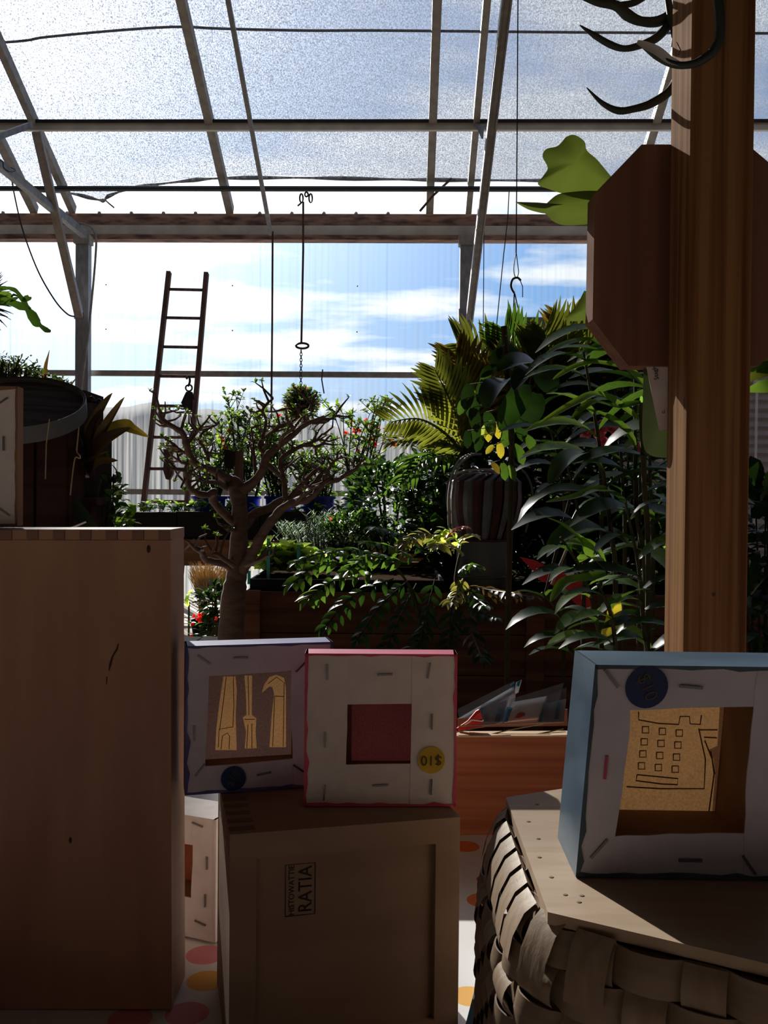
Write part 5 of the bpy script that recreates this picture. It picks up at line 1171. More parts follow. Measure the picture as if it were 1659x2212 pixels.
for px, py in ((580, 1168), (645, 1182), (710, 1186), (538, 1238)):
    p = P(px, py, 4.05); tag(MB().box((p.x - .007, 4.05, zb1 - .03), (p.x + .007, 4.052, p.z + .01)).build('plant_label', mottled('turquoise plastic %d' % px, (0.02, 0.42, 0.40), None, 9, .4)), {580: 'turquoise plant label beside the tree trunk', 645: 'turquoise plant label in front of the rosemary', 710: 'turquoise plant label right of the middle lettuce', 538: 'turquoise plant label at the tray corner by trunk'}[px], 'plant label')
# rosemary: upright needle sprigs
def rosemary():
    rg = random.Random(8); b = V((P(700, 1200, 5.25).x, 5.25, zb)); t = thing('rosemary', 'grey green rosemary with pale flowers on the raised bed', 'herb', b); lf = MB(); st = MB(); fl_ = MB()
    for k in range(260):
        x, y = rg.uniform(595, 830), rg.uniform(1102, 1185); 
        if y < 1128 and (x < 660 or x > 790) : y += 26
        Y = 5.25 + rg.uniform(-.3, .3); e = P(x, y, Y); s = V((lerp(b.x, e.x, .55), Y, lerp(zb, e.z, .35)))
        st.tube([s, e], [.004, .002], 4); 
        for j in range(18):
            p = s.lerp(e, j / 17); a = rg.uniform(0, 6.28); lf.leaf(p, V((math.cos(a), math.sin(a), .9)), V((0, 0, 1)), rg.uniform(.025, .042), .008, .2, 1, 'taper')
        if rg.random() < .35:
            for j in range(4): fl_.leaf(e + V((rg.uniform(-.02, .02), -.01, rg.uniform(-.03, .01))), V((rg.uniform(-1, 1), -1, rg.uniform(-.3, 1))), V((0, 0, 1)), .016, .012, .4, 1, 'oval')
    st.build('stems', M_stem, t); stuff(lf.build('needles', LG_rosem, t, True)); stuff(fl_.build('flowers', LG_paleflw, t))
rosemary()
# dark glossy bushes
c = P(840, 1085, 5.35); bush('glossy_bush', 'dark glossy leaved bush left of the turbine vent', 'bush', (c.x, 5.35, zb), c, (.26, .24, .25), 900, .055, .03, ((LG_dark, 5), (LG_mid, 1.2), (LG_bright, .15)), seed=31)
c = P(925, 1060, 5.4); bush('glossy_bush', 'dark glossy bush behind the turbine vent under the left palm', 'bush', (c.x, 5.4, zb), c, (.19, .2, .26), 700, .055, .03, ((LG_dark, 4), (LG_mid, 1.5)), seed=32)
c = P(760, 1150, 5.1); bush('glossy_bush', 'low dark bush between rosemary and the pinnate plant', 'bush', (c.x, 5.1, zb), c, (.17, .15, .10), 350, .05, .026, ((LG_dark, 3), (LG_mid, 2), (LG_red, .2)), seed=33)
# pinnate shrub hanging over the bed
def pinnate():
    rg = random.Random(12); D0 = 3.6; b = V((P(960, 1300, D0).x, D0 + 0.02, 0.0)); t = thing('pinnate_shrub', 'shrub with glossy feathered leaves arching over the plank bed', 'shrub', b)
    top = P(985, 1240, D0); MB().tube(smooth_path([b, V((b.x + .02, D0, .5)), P(990, 1300, D0), top, P(1000, 1175, D0)], 5), [.014] * 5 + [.012] * 5 + [.009] * 5 + [.006] * 6, 7).build('stem', M_stem, t, True)
    MB().tube(smooth_path([b + V((-.03, 0, 0)), V((b.x - .08, D0, .5)), P(890, 1280, D0), P(850, 1220, D0 + .1)], 5), [.012] * 6 + [.009] * 5 + [.005] * 5, 7).build('stem', M_stem, t, True)
    fr = [  # tip, mid, base, material
        ((635, 1258), (700, 1215), (800, 1225), LG_mid, 34), ((668, 1292), (720, 1255), (820, 1240), LG_mid, 34), ((752, 1232), (800, 1205), (880, 1215), LG_mid, 32),
        ((705, 1352), (760, 1290), (850, 1250), LG_dark, 32), ((775, 1378), (820, 1310), (880, 1255), LG_dark, 32), ((835, 1400), (865, 1330), (900, 1260), LG_deep, 30), ((905, 1400), (920, 1330), (940, 1250), LG_deep, 30),
        ((790, 1172), (840, 1180), (900, 1210), LG_mid, 28), ((810, 1140), (850, 1150), (920, 1195), LG_dark, 30), ((720, 1190), (780, 1190), (860, 1215), LG_mid, 28),
        ((872, 1172), (915, 1152), (985, 1180), LG_pale, 28), ((940, 1170), (965, 1145), (1000, 1185), LG_lett, 24), ((1022, 1155), (1005, 1160), (985, 1185), LG_pale, 24), ((1005, 1138), (985, 1142), (960, 1165), LG_red, 18), ((945, 1180), (970, 1175), (1000, 1195), LG_pale, 30),
        ((1030, 1225), (1010, 1222), (985, 1245), LG_mid, 22), ((975, 1300), (990, 1275), (1000, 1250), LG_pale, 26), ((1050, 1310), (1025, 1290), (1000, 1265), LG_deep, 24), ((1110, 1282), (1060, 1275), (1005, 1265), LG_bronze, 26), ((1070, 1335), (1035, 1320), (1000, 1280), LG_deep, 24), ((1150, 1290), (1100, 1285), (1050, 1290), LG_bronze, 24), ((640, 1215), (700, 1195), (790, 1205), LG_mid, 26),
        ((850, 1440), (900, 1380), (940, 1310), LG_deep, 30), ((960, 1440), (970, 1380), (975, 1310), LG_deep, 30), ((1040, 1420), (1020, 1370), (995, 1310), LG_deep, 30)]
    for tip, mid, bs, m, Lp in fr:
        Yt = D0 - rg.uniform(.05, .30); sp = smooth_path([P(*bs, D0), P(*mid, (D0 + Yt) / 2 + .03), P(*tip, Yt)], 8); mb = MB()
        mb.tube(sp, [.003] * len(sp), 4)
        nL = len(sp); Lm = Lp * 1.2 / F * D0
        for i in range(2, nL, 2):
            tg_ = (sp[min(i + 1, nL - 1)] - sp[i - 1]).normalized(); x, y, z = frame(tg_, V((0, -.55, 1)))
            for s in (-1, 1): mb.leaf(sp[i], x * s + tg_ * .75 + V((0, 0, -.1)), z + V((rg.uniform(-.6, .6), rg.uniform(-.6, .6), 0)), Lm * rg.uniform(.7, 1.15) * (1 if i < nL - 2 else .7), Lm * .35, rg.uniform(.3, .9), 4, 'lance')
        mb.leaf(sp[-1], sp[-1] - sp[-3], V((0, 0, 1)), Lm, Lm * .36, .5, 3)
        mb.build('compound_leaf', m, t, True)
pinnate()
# turbine ventilator used as an ornament on a drum
def turbine():
    Y = 4.12; cx, cz = P(1045, 1090, Y).x, P(1045, 1090, Y).z; R = 78 / F * Y; zt_ = P(1045, 1018, Y).z; z0 = P(1045, 1168, Y).z; zd = Z_BED - .03
    t = thing('turbine_vent', 'striped globe roof turbine vent set on a grey drum', 'roof vent', (cx, Y, zd))
    MB().lathe([(.118, 0), (.118, z0 - zd), (.114, z0 - zd), (.114, .01)], (cx, Y, zd), 32).build('drum', M_drum, t, True)
    MB().lathe([(.1185, .08), (.122, .083), (.122, .09), (.1185, .093), (.1185, .08)], (cx, Y, zd), 32).build('drum_bead', M_drum, t, True)
    n = 22; H = zt_ - z0
    for i in range(n):
        mb = MB(); m = 10; vs = []
        for j in range(m + 1):
            u = j / m; th = 2 * math.pi * i / n + .10 * u + (.9 * ((u - .8) / .2) ** 1.5 if u > .8 else 0); r = R * (.70 + .32 * math.sin(math.pi * .5 * min(1, u / .62)) - .05 * max(0, u - .62) / .18) if u < .8 else R * (.97 * math.cos((u - .8) / .2 * 1.3) + .03)
            z = z0 + H * (u * 1.06 if u < .8 else .848 + .15 * math.sin((u - .8) / .2 * 1.57))
            for da, dr in ((-.03, 0), (.12, .006), (.27, -.010)): vs.append(V((cx + (r + dr) * math.cos(th + da), Y + (r + dr) * math.sin(th + da), z)))
        fs = []
        for j in range(m): a = j * 3; fs += [(a, a + 1, a + 4, a + 3), (a + 1, a + 2, a + 5, a + 4)]
        mb.add(vs, fs).build('vane', M_turbrust if i % 2 else M_turb, t, True)
    MB().lathe([(R * .78, 0), (R * .80, .01), (R * .5, .012)], (cx, Y, z0), 24).build('lower_ring', M_turbrust, t)
    MB().lathe([(R * .45, -.012), (R * .42, 0), (.001, .008)], (cx, Y, zt_), 24).build('top_cap', M_turb, t, True)
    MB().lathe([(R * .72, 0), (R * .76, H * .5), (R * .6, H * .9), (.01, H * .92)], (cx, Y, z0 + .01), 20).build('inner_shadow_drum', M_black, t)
    for off in (0, 1):
        MB().tube(smooth_path([P(973 + 8 * off, 1180, Y - .1), P(969 + 8 * off, 1080, Y - .15), P(982 + 8 * off, 1010, Y - .05), P(1008 + 8 * off, 984, Y + .05), P(1035 + 4 * off, 981, Y + .15)], 5), .006, 6).build('bail_handle', M_steel2, t, True)
    MB().tube(smooth_path([P(985, 1023, Y - .1), P(1010, 1016, Y - .14), P(1050, 1014, Y - .15), P(1068, 1018, Y - .12)], 5), .005, 6).build('bail_wire', M_steel2, t, True)
turbine()
tag(MB().tube(smooth_path([P(1105, 995, 4.0), P(1140, 1030, 4.0), P(1150, 1080, 4.0), P(1135, 1150, 4.0)], 6), .005, 6).build('grey_hose', M_drum), 'thin grey hose curving right of the turbine vent', 'hose')

# ================================================================== PALMS AND THE RIGHT HAND JUNGLE
def frond(t, pts, D0, D1, Lp, n, m, ang=.9, droop=.5, up=V((0, -.6, 1)), both=True, seed=1):
    rg = random.Random(seed); k = len(pts); sp = smooth_path([P(x, y, lerp(D0, D1, i / (k - 1))) for i, (x, y) in enumerate(pts)], max(4, n // (k - 1))); mb = MB(); N_ = len(sp)
    mb.tube(sp, [lerp(.010, .002, i / (N_ - 1)) for i in range(N_)], 5); Lm = Lp / F * (D0 + D1) / 2
    for i in range(2, N_):
        u = i / (N_ - 1); tg_ = (sp[min(i + 1, N_ - 1)] - sp[i - 1]).normalized(); x, y, z = frame(tg_, up)
        for s in ((-1, 1) if both else (1,)):
            L = Lm * (math.sin(math.pi * (.12 + .78 * u)) ** .6) * rg.uniform(.85, 1.1)
            mb.leaf(sp[i], x * s * math.sin(ang * (1.15 - .45 * u)) + tg_ * math.cos(ang * (1.15 - .45 * u)) + z * .25, z + V((rg.uniform(-.25, .25), rg.uniform(-.25, .25), 0)), L, L * .11 + .006, droop * rg.uniform(.6, 1.3), 4, 'lance', .3)
    return mb.build('frond', m, t, True)
Y = 4.7
pl = thing('areca_palm', 'golden green palm arching left beside the right column', 'palm', (P(1010, 1000, Y).x, Y, zb))
MB().tube([V((P(1010, 1000, Y).x, Y, zb)), P(1008, 990, Y)], [.03, .02], 8).build('trunk', M_stem, pl, True)
frond(pl, [(1005, 985), (960, 935), (905, 905), (842, 912)], Y, Y - .3, 92, 22, LG_palm, .95, .25, V((0, -1, .35)), seed=1)
frond(pl, [(1008, 985), (975, 960), (920, 945), (850, 955)], Y, Y - .1, 70, 18, LG_palm, .8, .7, seed=2)
frond(pl, [(1008, 975), (985, 900), (965, 850), (940, 800)], Y, Y - .2, 95, 20, LG_palm, .8, .4, V((0, -1, .3)), seed=3)
frond(pl, [(1010, 980), (1020, 900), (1010, 830), (985, 770)], Y, Y + .1, 110, 22, LG_palm2, .8, .4, V((0, -1, .3)), seed=4)
frond(pl, [(1008, 990), (960, 985), (910, 1000), (870, 1040)], Y, Y - .3, 70, 16, LG_mid, .8, .9, seed=5)
Y = 5.2
pl = thing('areca_palm', 'large golden palm fanning up behind the clipped corner board', 'palm', (P(1130, 1000, Y).x, Y, zb))
MB().tube([V((P(1130, 1000, Y).x, Y, zb)), P(1125, 950, Y)], [.04, .025], 8).build('trunk', M_stem, pl, True)
frond(pl, [(1120, 950), (1090, 860), (1050, 790), (990, 745)], Y, Y - .3, 110, 24, LG_palm, .85, .35, V((0, -1, .3)), seed=6)
frond(pl, [(1125, 950), (1130, 860), (1120, 780), (1090, 715)], Y, Y - .2, 115, 24, LG_mid, .85, .35, V((0, -1, .3)), seed=7)
frond(pl, [(1130, 950), (1170, 850), (1185, 770), (1175, 715)], Y, Y - .3, 125, 24, LG_palm, .8, .2, V((0, -1, .3)), seed=8)
frond(pl, [(1130, 950), (1200, 850), (1250, 770), (1300, 720)], Y, Y - .3, 130, 24, LG_palm, .85, .3, V((0, -1, .3)), seed=9)
frond(pl, [(1130, 950), (1230, 860), (1300, 800), (1370, 780)], Y, Y - .3, 120, 22, LG_palm2, .85, .4, V((0, -1, .3)), seed=10)
frond(pl, [(1125, 950), (1150, 900), (1140, 840), (1080, 800)], Y, Y - .5, 110, 20, LG_palm2, .85, .5, V((0, -1, .3)), seed=11)
frond(pl, [(1125, 960), (1060, 900), (1030, 860), (980, 830)], Y, Y - .4, 100, 20, LG_palm, .85, .5, V((0, -1, .3)), seed=12)
frond(pl, [(1130, 960), (1230, 900), (1290, 850), (1330, 840)], Y, Y - .5, 110, 20, LG_deep, .85, .6, V((0, -1, .3)), seed=13)
frond(pl, [(1130, 950), (1215, 840), (1235, 760), (1225, 700)], Y, Y + .2, 120, 22, LG_palm2, .8, .25, V((0, -1, .3)), seed=14)
# dense hedge like backdrop of shrubs, added to block light from the wall
for i, (px, py, rx, rz_, lab) in enumerate(((1060, 1000, .33, .42, 'added dark leafy shrub directly above the turbine vent'), (1200, 1000, .42, .5, 'added dark leafy shrub below the large palm'), (1340, 980, .40, .6, 'added dark leafy shrub behind the gingers left of the post'), (1150, 1220, .45, .35, 'added dark shrub behind the red banner'), (1330, 1240, .45, .45, 'added dark shrub low beside the pine post'), (1000, 1180, .25, .3, 'added dark shrub just behind the grey drum'))):
    c = P(px, py, 5.0 - .1 * (i > 2)); bush('shade_shrub', lab, 'shrub', (c.x, c.y, zb if i < 5 else zb), c, (rx, .3, rz_), 1100, .085, .042, ((LG_deep, 4), (LG_dark, 2), (LG_mid, 1.0)), seed=60 + i, shell=.2)
# big drooping leaves of a climber
def big_leaves():
    Y = 3.2; b = V((P(1110, 900, Y).x, Y + .1, 0)); t = thing('climbing_plant', 'tall climber with large drooping glossy leaves and yellowing ones', 'climber', b); rg = random.Random(9)
    MB().tube(smooth_path([b, V((b.x, Y + .1, .6)), P(1105, 1000, Y + .05), P(1100, 880, Y), P(1095, 790, Y), P(1088, 705, Y)], 5), .011, 7).build('stem', M_stem, t, True)
    def bl(pts, ws, m, up=(0, -.6, .8), nm='leaf'):
        sp = smooth_path([P(x, y, Y + dy) for x, y, dy in pts], 4); n = len(sp); blade_obj(t, sp, [ws / F * Y * max(.06, math.sin(math.pi * (.1 + .88 * i / (n - 1))) ** .7) for i in range(n)], m, nm, up, .2)
    bl([(1178, 805, 0), (1150, 785, -.08), (1110, 785, -.14), (1075, 802, -.16)], 58, LG_sheen)
    bl([(1190, 850, 0), (1170, 810, -.1), (1140, 805, -.16), (1112, 842, -.2)], 66, LG_sheen, (-.3, -.5, .8))
    bl([(1110, 822, 0), (1085, 825, -.1), (1062, 850, -.15), (1052, 882, -.17)], 60, LG_sheen, (-.4, -.6, .7))
    bl([(1130, 830, 0), (1120, 860, -.06), (1095, 900, -.08), (1080, 930, -.1)], 52, LG_dark, (0, -1, .1))
    bl([(1160, 850, 0), (1155, 880, -.02), (1140, 905, 0), (1128, 925, 0)], 44, LG_deep, (0, -1, .1))
    for (x, y, dx, dy, L, m) in ((1090, 730, -.2, -1, 55, LG_dark), (1082, 750, -.5, -1, 50, LG_dark), (1100, 745, .3, -1, 50, LG_deep), (1092, 705, .05, -1, 40, LG_dark), (1078, 790, -1, -.5, 50, LG_dark), (1060, 800, -.7, -1, 42, LG_mid),
                                 (1030, 850, -.3, -1, 60, LG_dark), (1020, 880, .2, -1, 55, LG_deep), (1015, 830, -.2, -1, 60, LG_deep), (1030, 915, -.1, -1, 45, LG_dark), (1050, 890, .3, -1, 55, LG_dark), (1005, 860, -.4, -1, 40, LG_mid), (1045, 820, -.1, -1, 60, LG_dark),
                                 (1105, 910, -.3, -1, 60, LG_mid), (1120, 900, .2, -1, 56, LG_dark), (1042, 940, -.4, -1, 40, LG_dark), (1110, 960, .5, -.9, 50, LG_mid), (1085, 1000, .2, -1, 40, LG_mid), (1100, 1005, .4, -1, 36, LG_bright), (1010, 930, .0, -1, 40, LG_deep), (1130, 940, .5, -.6, 50, LG_mid),
                                 (1055, 920, .0, -1, 36, LG_yellow), (1070, 912, .25, -1, 38, LG_yellow), (1066, 962, -.6, -.6, 26, LG_yellow), (1078, 956, .15, -1, 36, LG_yellow), (1062, 1000, .5, -.6, 30, LG_palm2), (1050, 918, -.3, -1, 34, LG_lett)):
        leaf_obj(t, P(x, y, Y + .04), V((dx, -.25, dy)), L / F * Y, m, .5, .4, 'oval', V((dx * .3, -1, .35)))
        MB().tube([P(lerp(x, 1098, .5), lerp(y, y - 12, .5), Y - .05), P(x, y, Y + .04)], .0015, 4).build('petiole', M_stem, t)
big_leaves()
# gingers: arching canes with long two ranked leaves
def ginger(label, pts, D0, D1, n, Lp, mats, seed, base=None):
    rg = random.Random(seed); k = len(pts); p3 = [P(x, y, lerp(D0, D1, i / (k - 1))) for i, (x, y) in enumerate(pts)]
    b = V((p3[0].x, p3[0].y, 0)) if base is None else base; t = thing('ginger_plant', label, 'ginger', b, 'arching ginger plants left of the post')
    sp = smooth_path([b] + p3, 8); N_ = len(sp); MB().tube(sp, [lerp(.009, .003, i / (N_ - 1)) for i in range(N_)], 6).build('cane', M_stem, t, True)
    for i in range(n):
        u = .30 + .70 * (i + .5) / n; j = min(N_ - 2, int(u * (N_ - 1))); p = sp[j]; tg_ = (sp[j + 1] - sp[j]).normalized(); s = -1 if i % 2 else 1
        side = V((s * rg.uniform(.7, 1.0), -rg.uniform(.05, .7), rg.uniform(-.05, .4))); d = side + tg_ * rg.uniform(.3, .8)
        L = 1.12 * Lp / F * lerp(D0, D1, u) * rg.uniform(.75, 1.2)
        leaf_obj(t, p, d, L, rg.choice(mats), rg.choice((.26, .32)), rg.choice((.6, .9, 1.2)), 'lance', V((rg.uniform(-.3, .3), -rg.uniform(0, .5), 1)))
    return t
G1 = (LG_mid, LG_mid, LG_bright, LG_dark, LG_dark); G2 = (LG_dark, LG_deep, LG_mid, LG_dark); G3 = (LG_bright, LG_mid, LG_mid, LG_dark)
ginger('ginger cane touching the felted frond beside the post', [(1395, 1300), (1375, 1100), (1372, 950), (1370, 790), (1340, 720)], 2.5, 2.4, 14, 165, G3, 1)
ginger('ginger cane arching left with the long drooping leaves', [(1330, 1300), (1320, 1150), (1300, 1000), (1280, 870), (1260, 760)], 2.6, 2.3, 14, 170, G1, 2)
ginger('ginger cane left of the pink blossoms', [(1260, 1350), (1260, 1200), (1240, 1060), (1200, 930)], 2.9, 2.7, 12, 140, G2, 3)
ginger('ginger cane low in front of the red banner', [(1300, 1450), (1290, 1350), (1260, 1240), (1210, 1160)], 2.5, 2.3, 11, 120, G1, 4)
ginger('ginger cane rising just left of the post foot', [(1400, 1480), (1390, 1350), (1380, 1230), (1350, 1080)], 2.3, 2.2, 12, 130, G2, 5)
ginger('short ginger cane with striped leaves near the blue canvas', [(1320, 1500), (1330, 1420), (1320, 1330), (1290, 1260)], 2.2, 2.1, 9, 110, (LG_mid, LG_yellow, LG_dark), 6)
ginger('ginger cane standing behind the pink blossoms', [(1350, 1200), (1345, 1050), (1335, 920), (1310, 830)], 3.1, 3.0, 13, 130, G1, 7)
ginger('ginger cane at the back below the large palm', [(1220, 1150), (1210, 1020), (1190, 930), (1160, 880)], 3.6, 3.4, 11, 110, G2, 8)
ginger('low ginger cane between the red banner and the post', [(1250, 1480), (1230, 1400), (1210, 1330), (1170, 1280)], 2.6, 2.5, 9, 110, G2, 9)
ginger('ginger cane whose top reaches the clipped board corner', [(1410, 1250), (1405, 1050), (1390, 850), (1330, 745)], 2.9, 2.7, 13, 150, G3, 10)
# hand placed bright leaves
gx = thing('ginger_plant', 'ginger with the pale shining drooping leaves beside the post', 'ginger', (P(1400, 1300, 2.3).x, 2.3, 0), 'arching ginger plants left of the post')
MB().tube(smooth_path([V((P(1400, 1300, 2.3).x, 2.3, 0)), P(1400, 1250, 2.3), P(1392, 1050, 2.3), P(1385, 870, 2.3)], 6), .007, 6).build('cane', M_stem, gx, True)
def gl_(pts, ws, m, up=(-.2, -.5, .8), Y=2.3):
    sp = smooth_path([P(x, y, Y + dy) for x, y, dy in pts], 4); n = len(sp); blade_obj(gx, sp, [ws / F * Y * max(.05, math.sin(math.pi * (.12 + .86 * i / (n - 1))) ** .7) for i in range(n)], m, 'leaf', up, .15)
gl_([(1290, 985, 0), (1250, 980, -.08), (1215, 1000, -.14), (1187, 1045, -.18)], 48, LG_sheen)
gl_([(1390, 985, 0), (1330, 975, -.05), (1280, 985, -.1), (1240, 1000, -.1)], 44, LG_sheen)
gl_([(1400, 845, 0), (1370, 812, -.05), (1345, 790, -.08), (1310, 785, -.1)], 40, LG_bright)
gl_([(1385, 870, 0), (1330, 880, 0), (1280, 870, -.05), (1235, 905, -.1)], 30, LG_mid)
gl_([(1380, 905, 0), (1300, 855, 0), (1250, 868, -.05), (1165, 915, -.1)], 30, LG_bright)
gl_([(1300, 745, 0), (1270, 735, 0), (1220, 745, -.05), (1180, 765, -.1)], 26, LG_mid)
gl_([(1370, 800, 0), (1290, 785, 0), (1240, 795, -.05), (1195, 820, -.1)], 26, LG_bright)
gl_([(1310, 1055, 0), (1280, 1060, 0), (1240, 1075, -.05), (1180, 1085, -.1)], 26, LG_mid)
gl_([(1280, 1205, 0), (1255, 1170, 0), (1215, 1135, -.05), (1185, 1120, -.1)], 36, LG_bright)
gl_([(1310, 1240, 0), (1270, 1250, 0), (1220, 1260, -.05), (1190, 1300, -.1)], 34, LG_mid)
gl_([(1330, 1290, 0), (1325, 1330, 0), (1315, 1355, -.05), (1300, 1375, -.1)], 34, LG_yellow, (0, -1, .2))
gl_([(1385, 1330, 0), (1360, 1325, 0), (1335, 1335, -.05), (1318, 1350, -.1)], 26, LG_dark)
# blossoms
bg_ = thing('begonia', 'pink blossoms glowing among the ginger leaves', 'flowering plant', (P(1300, 1000, 2.8).x, 2.8, 0)); rg = random.Random(2)
MB().tube([V((P(1300, 1000, 2.8).x, 2.8, 0)), P(1300, 1100, 2.8), P(1295, 945, 2.8)], .006, 6).build('stem', M_stem, bg_)
for x, y in ((1265, 932), (1285, 925), (1300, 922), (1290, 945), (1318, 930), (1332, 930), (1298, 955), (1246, 975)):
    mb = MB(); p = P(x, y, 2.78)
    for k in range(6): mb.leaf(p, V((rg.uniform(-1, 1), -.6, rg.uniform(-1, .8))), V((0, -1, .2)), .026, .026, .5, 3, 'oval')
    mb.build('blossom', LG_pinkfl, bg_, True)
bg_ = thing('begonia', 'single pink blossom right beside the felted frond', 'flowering plant', (P(1383, 1000, 2.5).x, 2.5, 0))
MB().tube([V((P(1383, 1000, 2.5).x, 2.5, 0)), P(1384, 970, 2.5)], .004, 6).build('stem', M_stem, bg_)
mb = MB(); p = P(1383, 968, 2.5)
for k in range(8): mb.leaf(p, V((rg.uniform(-1, 1), -.6, rg.uniform(-1, .8))), V((0, -1, .2)), .022, .022, .5, 3, 'oval')
mb.build('blossom', LG_pinkfl, bg_, True)
# red banner, rods and chain
rbn = thing('red_banner', 'red cloth banner with white marks slung among the gingers', 'banner', P(1195, 1330, 3.0))
pts = [P(x, y, 3.0 + .02 * i) for i, (x, y) in enumerate(((1128, 1206), (1160, 1212), (1185, 1225), (1235, 1238), (1268, 1262), (1275, 1330), (1245, 1325), (1235, 1300), (1190, 1262), (1150, 1245), (1147, 1232), (1132, 1222)))]
MB().prism([V((p.x, 3.05, p.z)) for p in pts], V((0, .003, 0))).build('cloth', M_redbanner, rbn)
for q in ([(1157, 1228), (1180, 1224), (1182, 1228), (1160, 1232)], [(1222, 1236), (1240, 1238), (1238, 1248), (1222, 1242)], [(1250, 1318), (1275, 1310), (1275, 1328), (1258, 1326)]): MB().prism([V((P(x, y, 3.05).x, 3.046, P(x, y, 3.05).z)) for x, y in q], V((0, .003, 0))).build('white_mark', M_paper, rbn)
tag(MB().tube([P(1178, 1285, 2.9), P(1236, 1060, 2.9), P(1250, 1010, 2.9)], .006, 6).build('iron_rod', M_iron), 'dark iron rod slanting in front of the red banner', 'rod')
tag(MB().tube([P(1192, 1262, 2.85), P(1246, 1135, 2.85)], .0045, 6).build('gold_chain', M_string), 'thin pale chain slanting beside the dark iron rod', 'chain')
tag(MB().ball(P(1239, 1148, 3.3), .010, 10, 7).build('blue_bead', M_blue, None, True), 'small blue glass bead among the ginger leaves', 'bead')
# red planter corner post behind
# white lapped shed and rails behind the palm
sd = thing('lap_sided_shed', 'white lap sided shed with a flat roof behind post and palm', 'shed', (P(1400, 900, 8.4).x, 8.6, 0))
xs0, zs1 = P(1142, 700, 8.4).x, P(1200, 697, 8.4).z
MB().box((xs0, 8.44, 0), (4.4, 9.2, zs1 - .02)).build('core', M_siding, sd)
MB().box((xs0 - .06, 8.36, zs1 - .02), (4.5, 9.25, zs1 + .04)).build('roof_edge', M_steel2, sd)
hb_ = .08; nb = int((zs1 - .02) / hb_); me0 = None
for i in range(nb):
    if me0 is None:
        o = MB().hexa([V((xs0, 8.405, 0)), V((4.4, 8.405, 0)), V((4.4, 8.44, 0)), V((xs0, 8.44, 0)), V((xs0, 8.43, hb_)), V((4.4, 8.43, hb_)), V((4.4, 8.44, hb_)), V((xs0, 8.44, hb_))]).build('lap_board', M_siding, sd); me0 = o
    else:
        o = me0.copy(); COL.objects.link(o); o.parent = sd
        o.location = me0.location + V((0, 0, hb_ * i))
xc = P(1642, 900, 8.3).x
MB().tube([V((xc, 8.385, .8)), V((xc, 8.385, P(1642, 785, 8.38).z))], .012, 6).build('downpipe', M_paper, sd)
for py in (789, 827): p = P(1642, py, 8.38); MB().box((xc - .03, 8.36, p.z - .02), (xc + .03, 8.40, p.z + .02)).build('pipe_bracket', M_paper, sd)
for py, lab in ((744, 'upper grey rail between the right column and the shed'), (768, 'middle grey rail between the right column and the shed'), (787, 'lower grey rail between the right column and the shed')):
    z = P(1060, py, 9.2).z; tag(MB().box((P(1022, 700, 9.2).x, 9.19, z - .022), (xs0 - 0.05, 9.22, z + .022)).build('fence_rail', M_steel2), lab, 'rail')
# right of the post
c = P(1660, 1180, 3.4); bush('shade_shrub', 'dark shrub seen right of the post below the white shed', 'shrub', (c.x, 3.4, 0), c, (.25, .25, .27), 420, .09, .045, ((LG_deep, 4), (LG_dark, 2), (LG_mid, .6)), seed=80)
c = P(1665, 1360, 3.0); bush('shade_shrub', 'lowest dark shrub right of the post above the blue canvas', 'shrub', (c.x, 3.0, 0), c, (.25, .25, .16), 250, .08, .035, ((LG_deep, 4), (LG_dark, 2)), seed=81)
gr = thing('ginger_plant', 'bright ginger leaves peeping out right of the post', 'ginger', (P(1700, 1000, 2.2).x, 2.2, 0), 'ginger right of the post')
MB().tube([V((P(1700, 1000, 2.2).x, 2.2, 0)), P(1700, 1000, 2.2), P(1695, 760, 2.2)], .008, 6).build('cane', M_stem, gr)
for a, b, m in (((1695, 755), (1605, 805), LG_bright), ((1698, 770), (1610, 825), LG_palm), ((1700, 825), (1610, 845), LG_bright), ((1705, 790), (1615, 800), LG_mid)):
    pa, pb_ = P(*a, 2.2), P(*b, 2.15); sp = [pa.lerp(pb_, i / 6) for i in range(7)]; blade_obj(gr, sp, [.035 * max(.05, math.sin(math.pi * (.15 + .8 * i / 6))) for i in range(7)], m, 'leaf', (0, -1, .3))

# ================================================================== LEFT HAND GROUP
LY = 2.05
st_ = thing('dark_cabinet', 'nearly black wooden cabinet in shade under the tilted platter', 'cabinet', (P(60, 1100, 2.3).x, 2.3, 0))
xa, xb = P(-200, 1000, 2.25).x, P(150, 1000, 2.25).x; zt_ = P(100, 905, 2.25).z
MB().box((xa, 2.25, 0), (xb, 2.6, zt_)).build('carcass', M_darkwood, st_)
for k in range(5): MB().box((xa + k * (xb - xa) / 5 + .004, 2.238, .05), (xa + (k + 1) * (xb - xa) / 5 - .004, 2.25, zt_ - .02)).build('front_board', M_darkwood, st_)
pt = thing('tilted_platter', 'round grey platter with a raised rim tipped toward the viewer', 'platter', P(50, 890, 2.2))
cpl = P(32, 878, 2.2); Rt = Matrix.Rotation(math.radians(27), 3, 'X') @ Matrix.Rotation(math.radians(4), 3, 'Y')
MB().lathe([(.001, 0), (.158, 0), (.162, .014), (.158, .014), (.154, .004), (.001, .004)], cpl, 40, Rt).build('dish', M_platter, pt)
MB().lathe([(.156, -.026), (.1625, -.026), (.1625, .015), (.156, .012), (.156, -.026)], cpl, 40, Rt).build('rim_hoop', M_drum, pt, True)
MB().box((cpl.x - .05, cpl.y - .02, zt_ - .0), (cpl.x + .03, cpl.y + .1, cpl.z - .02)).build('support_block', M_darkwood, pt)
lg = thing('log_planter', 'dark wooden log planter with pegs behind the platter', 'planter', P(90, 870, 2.45))
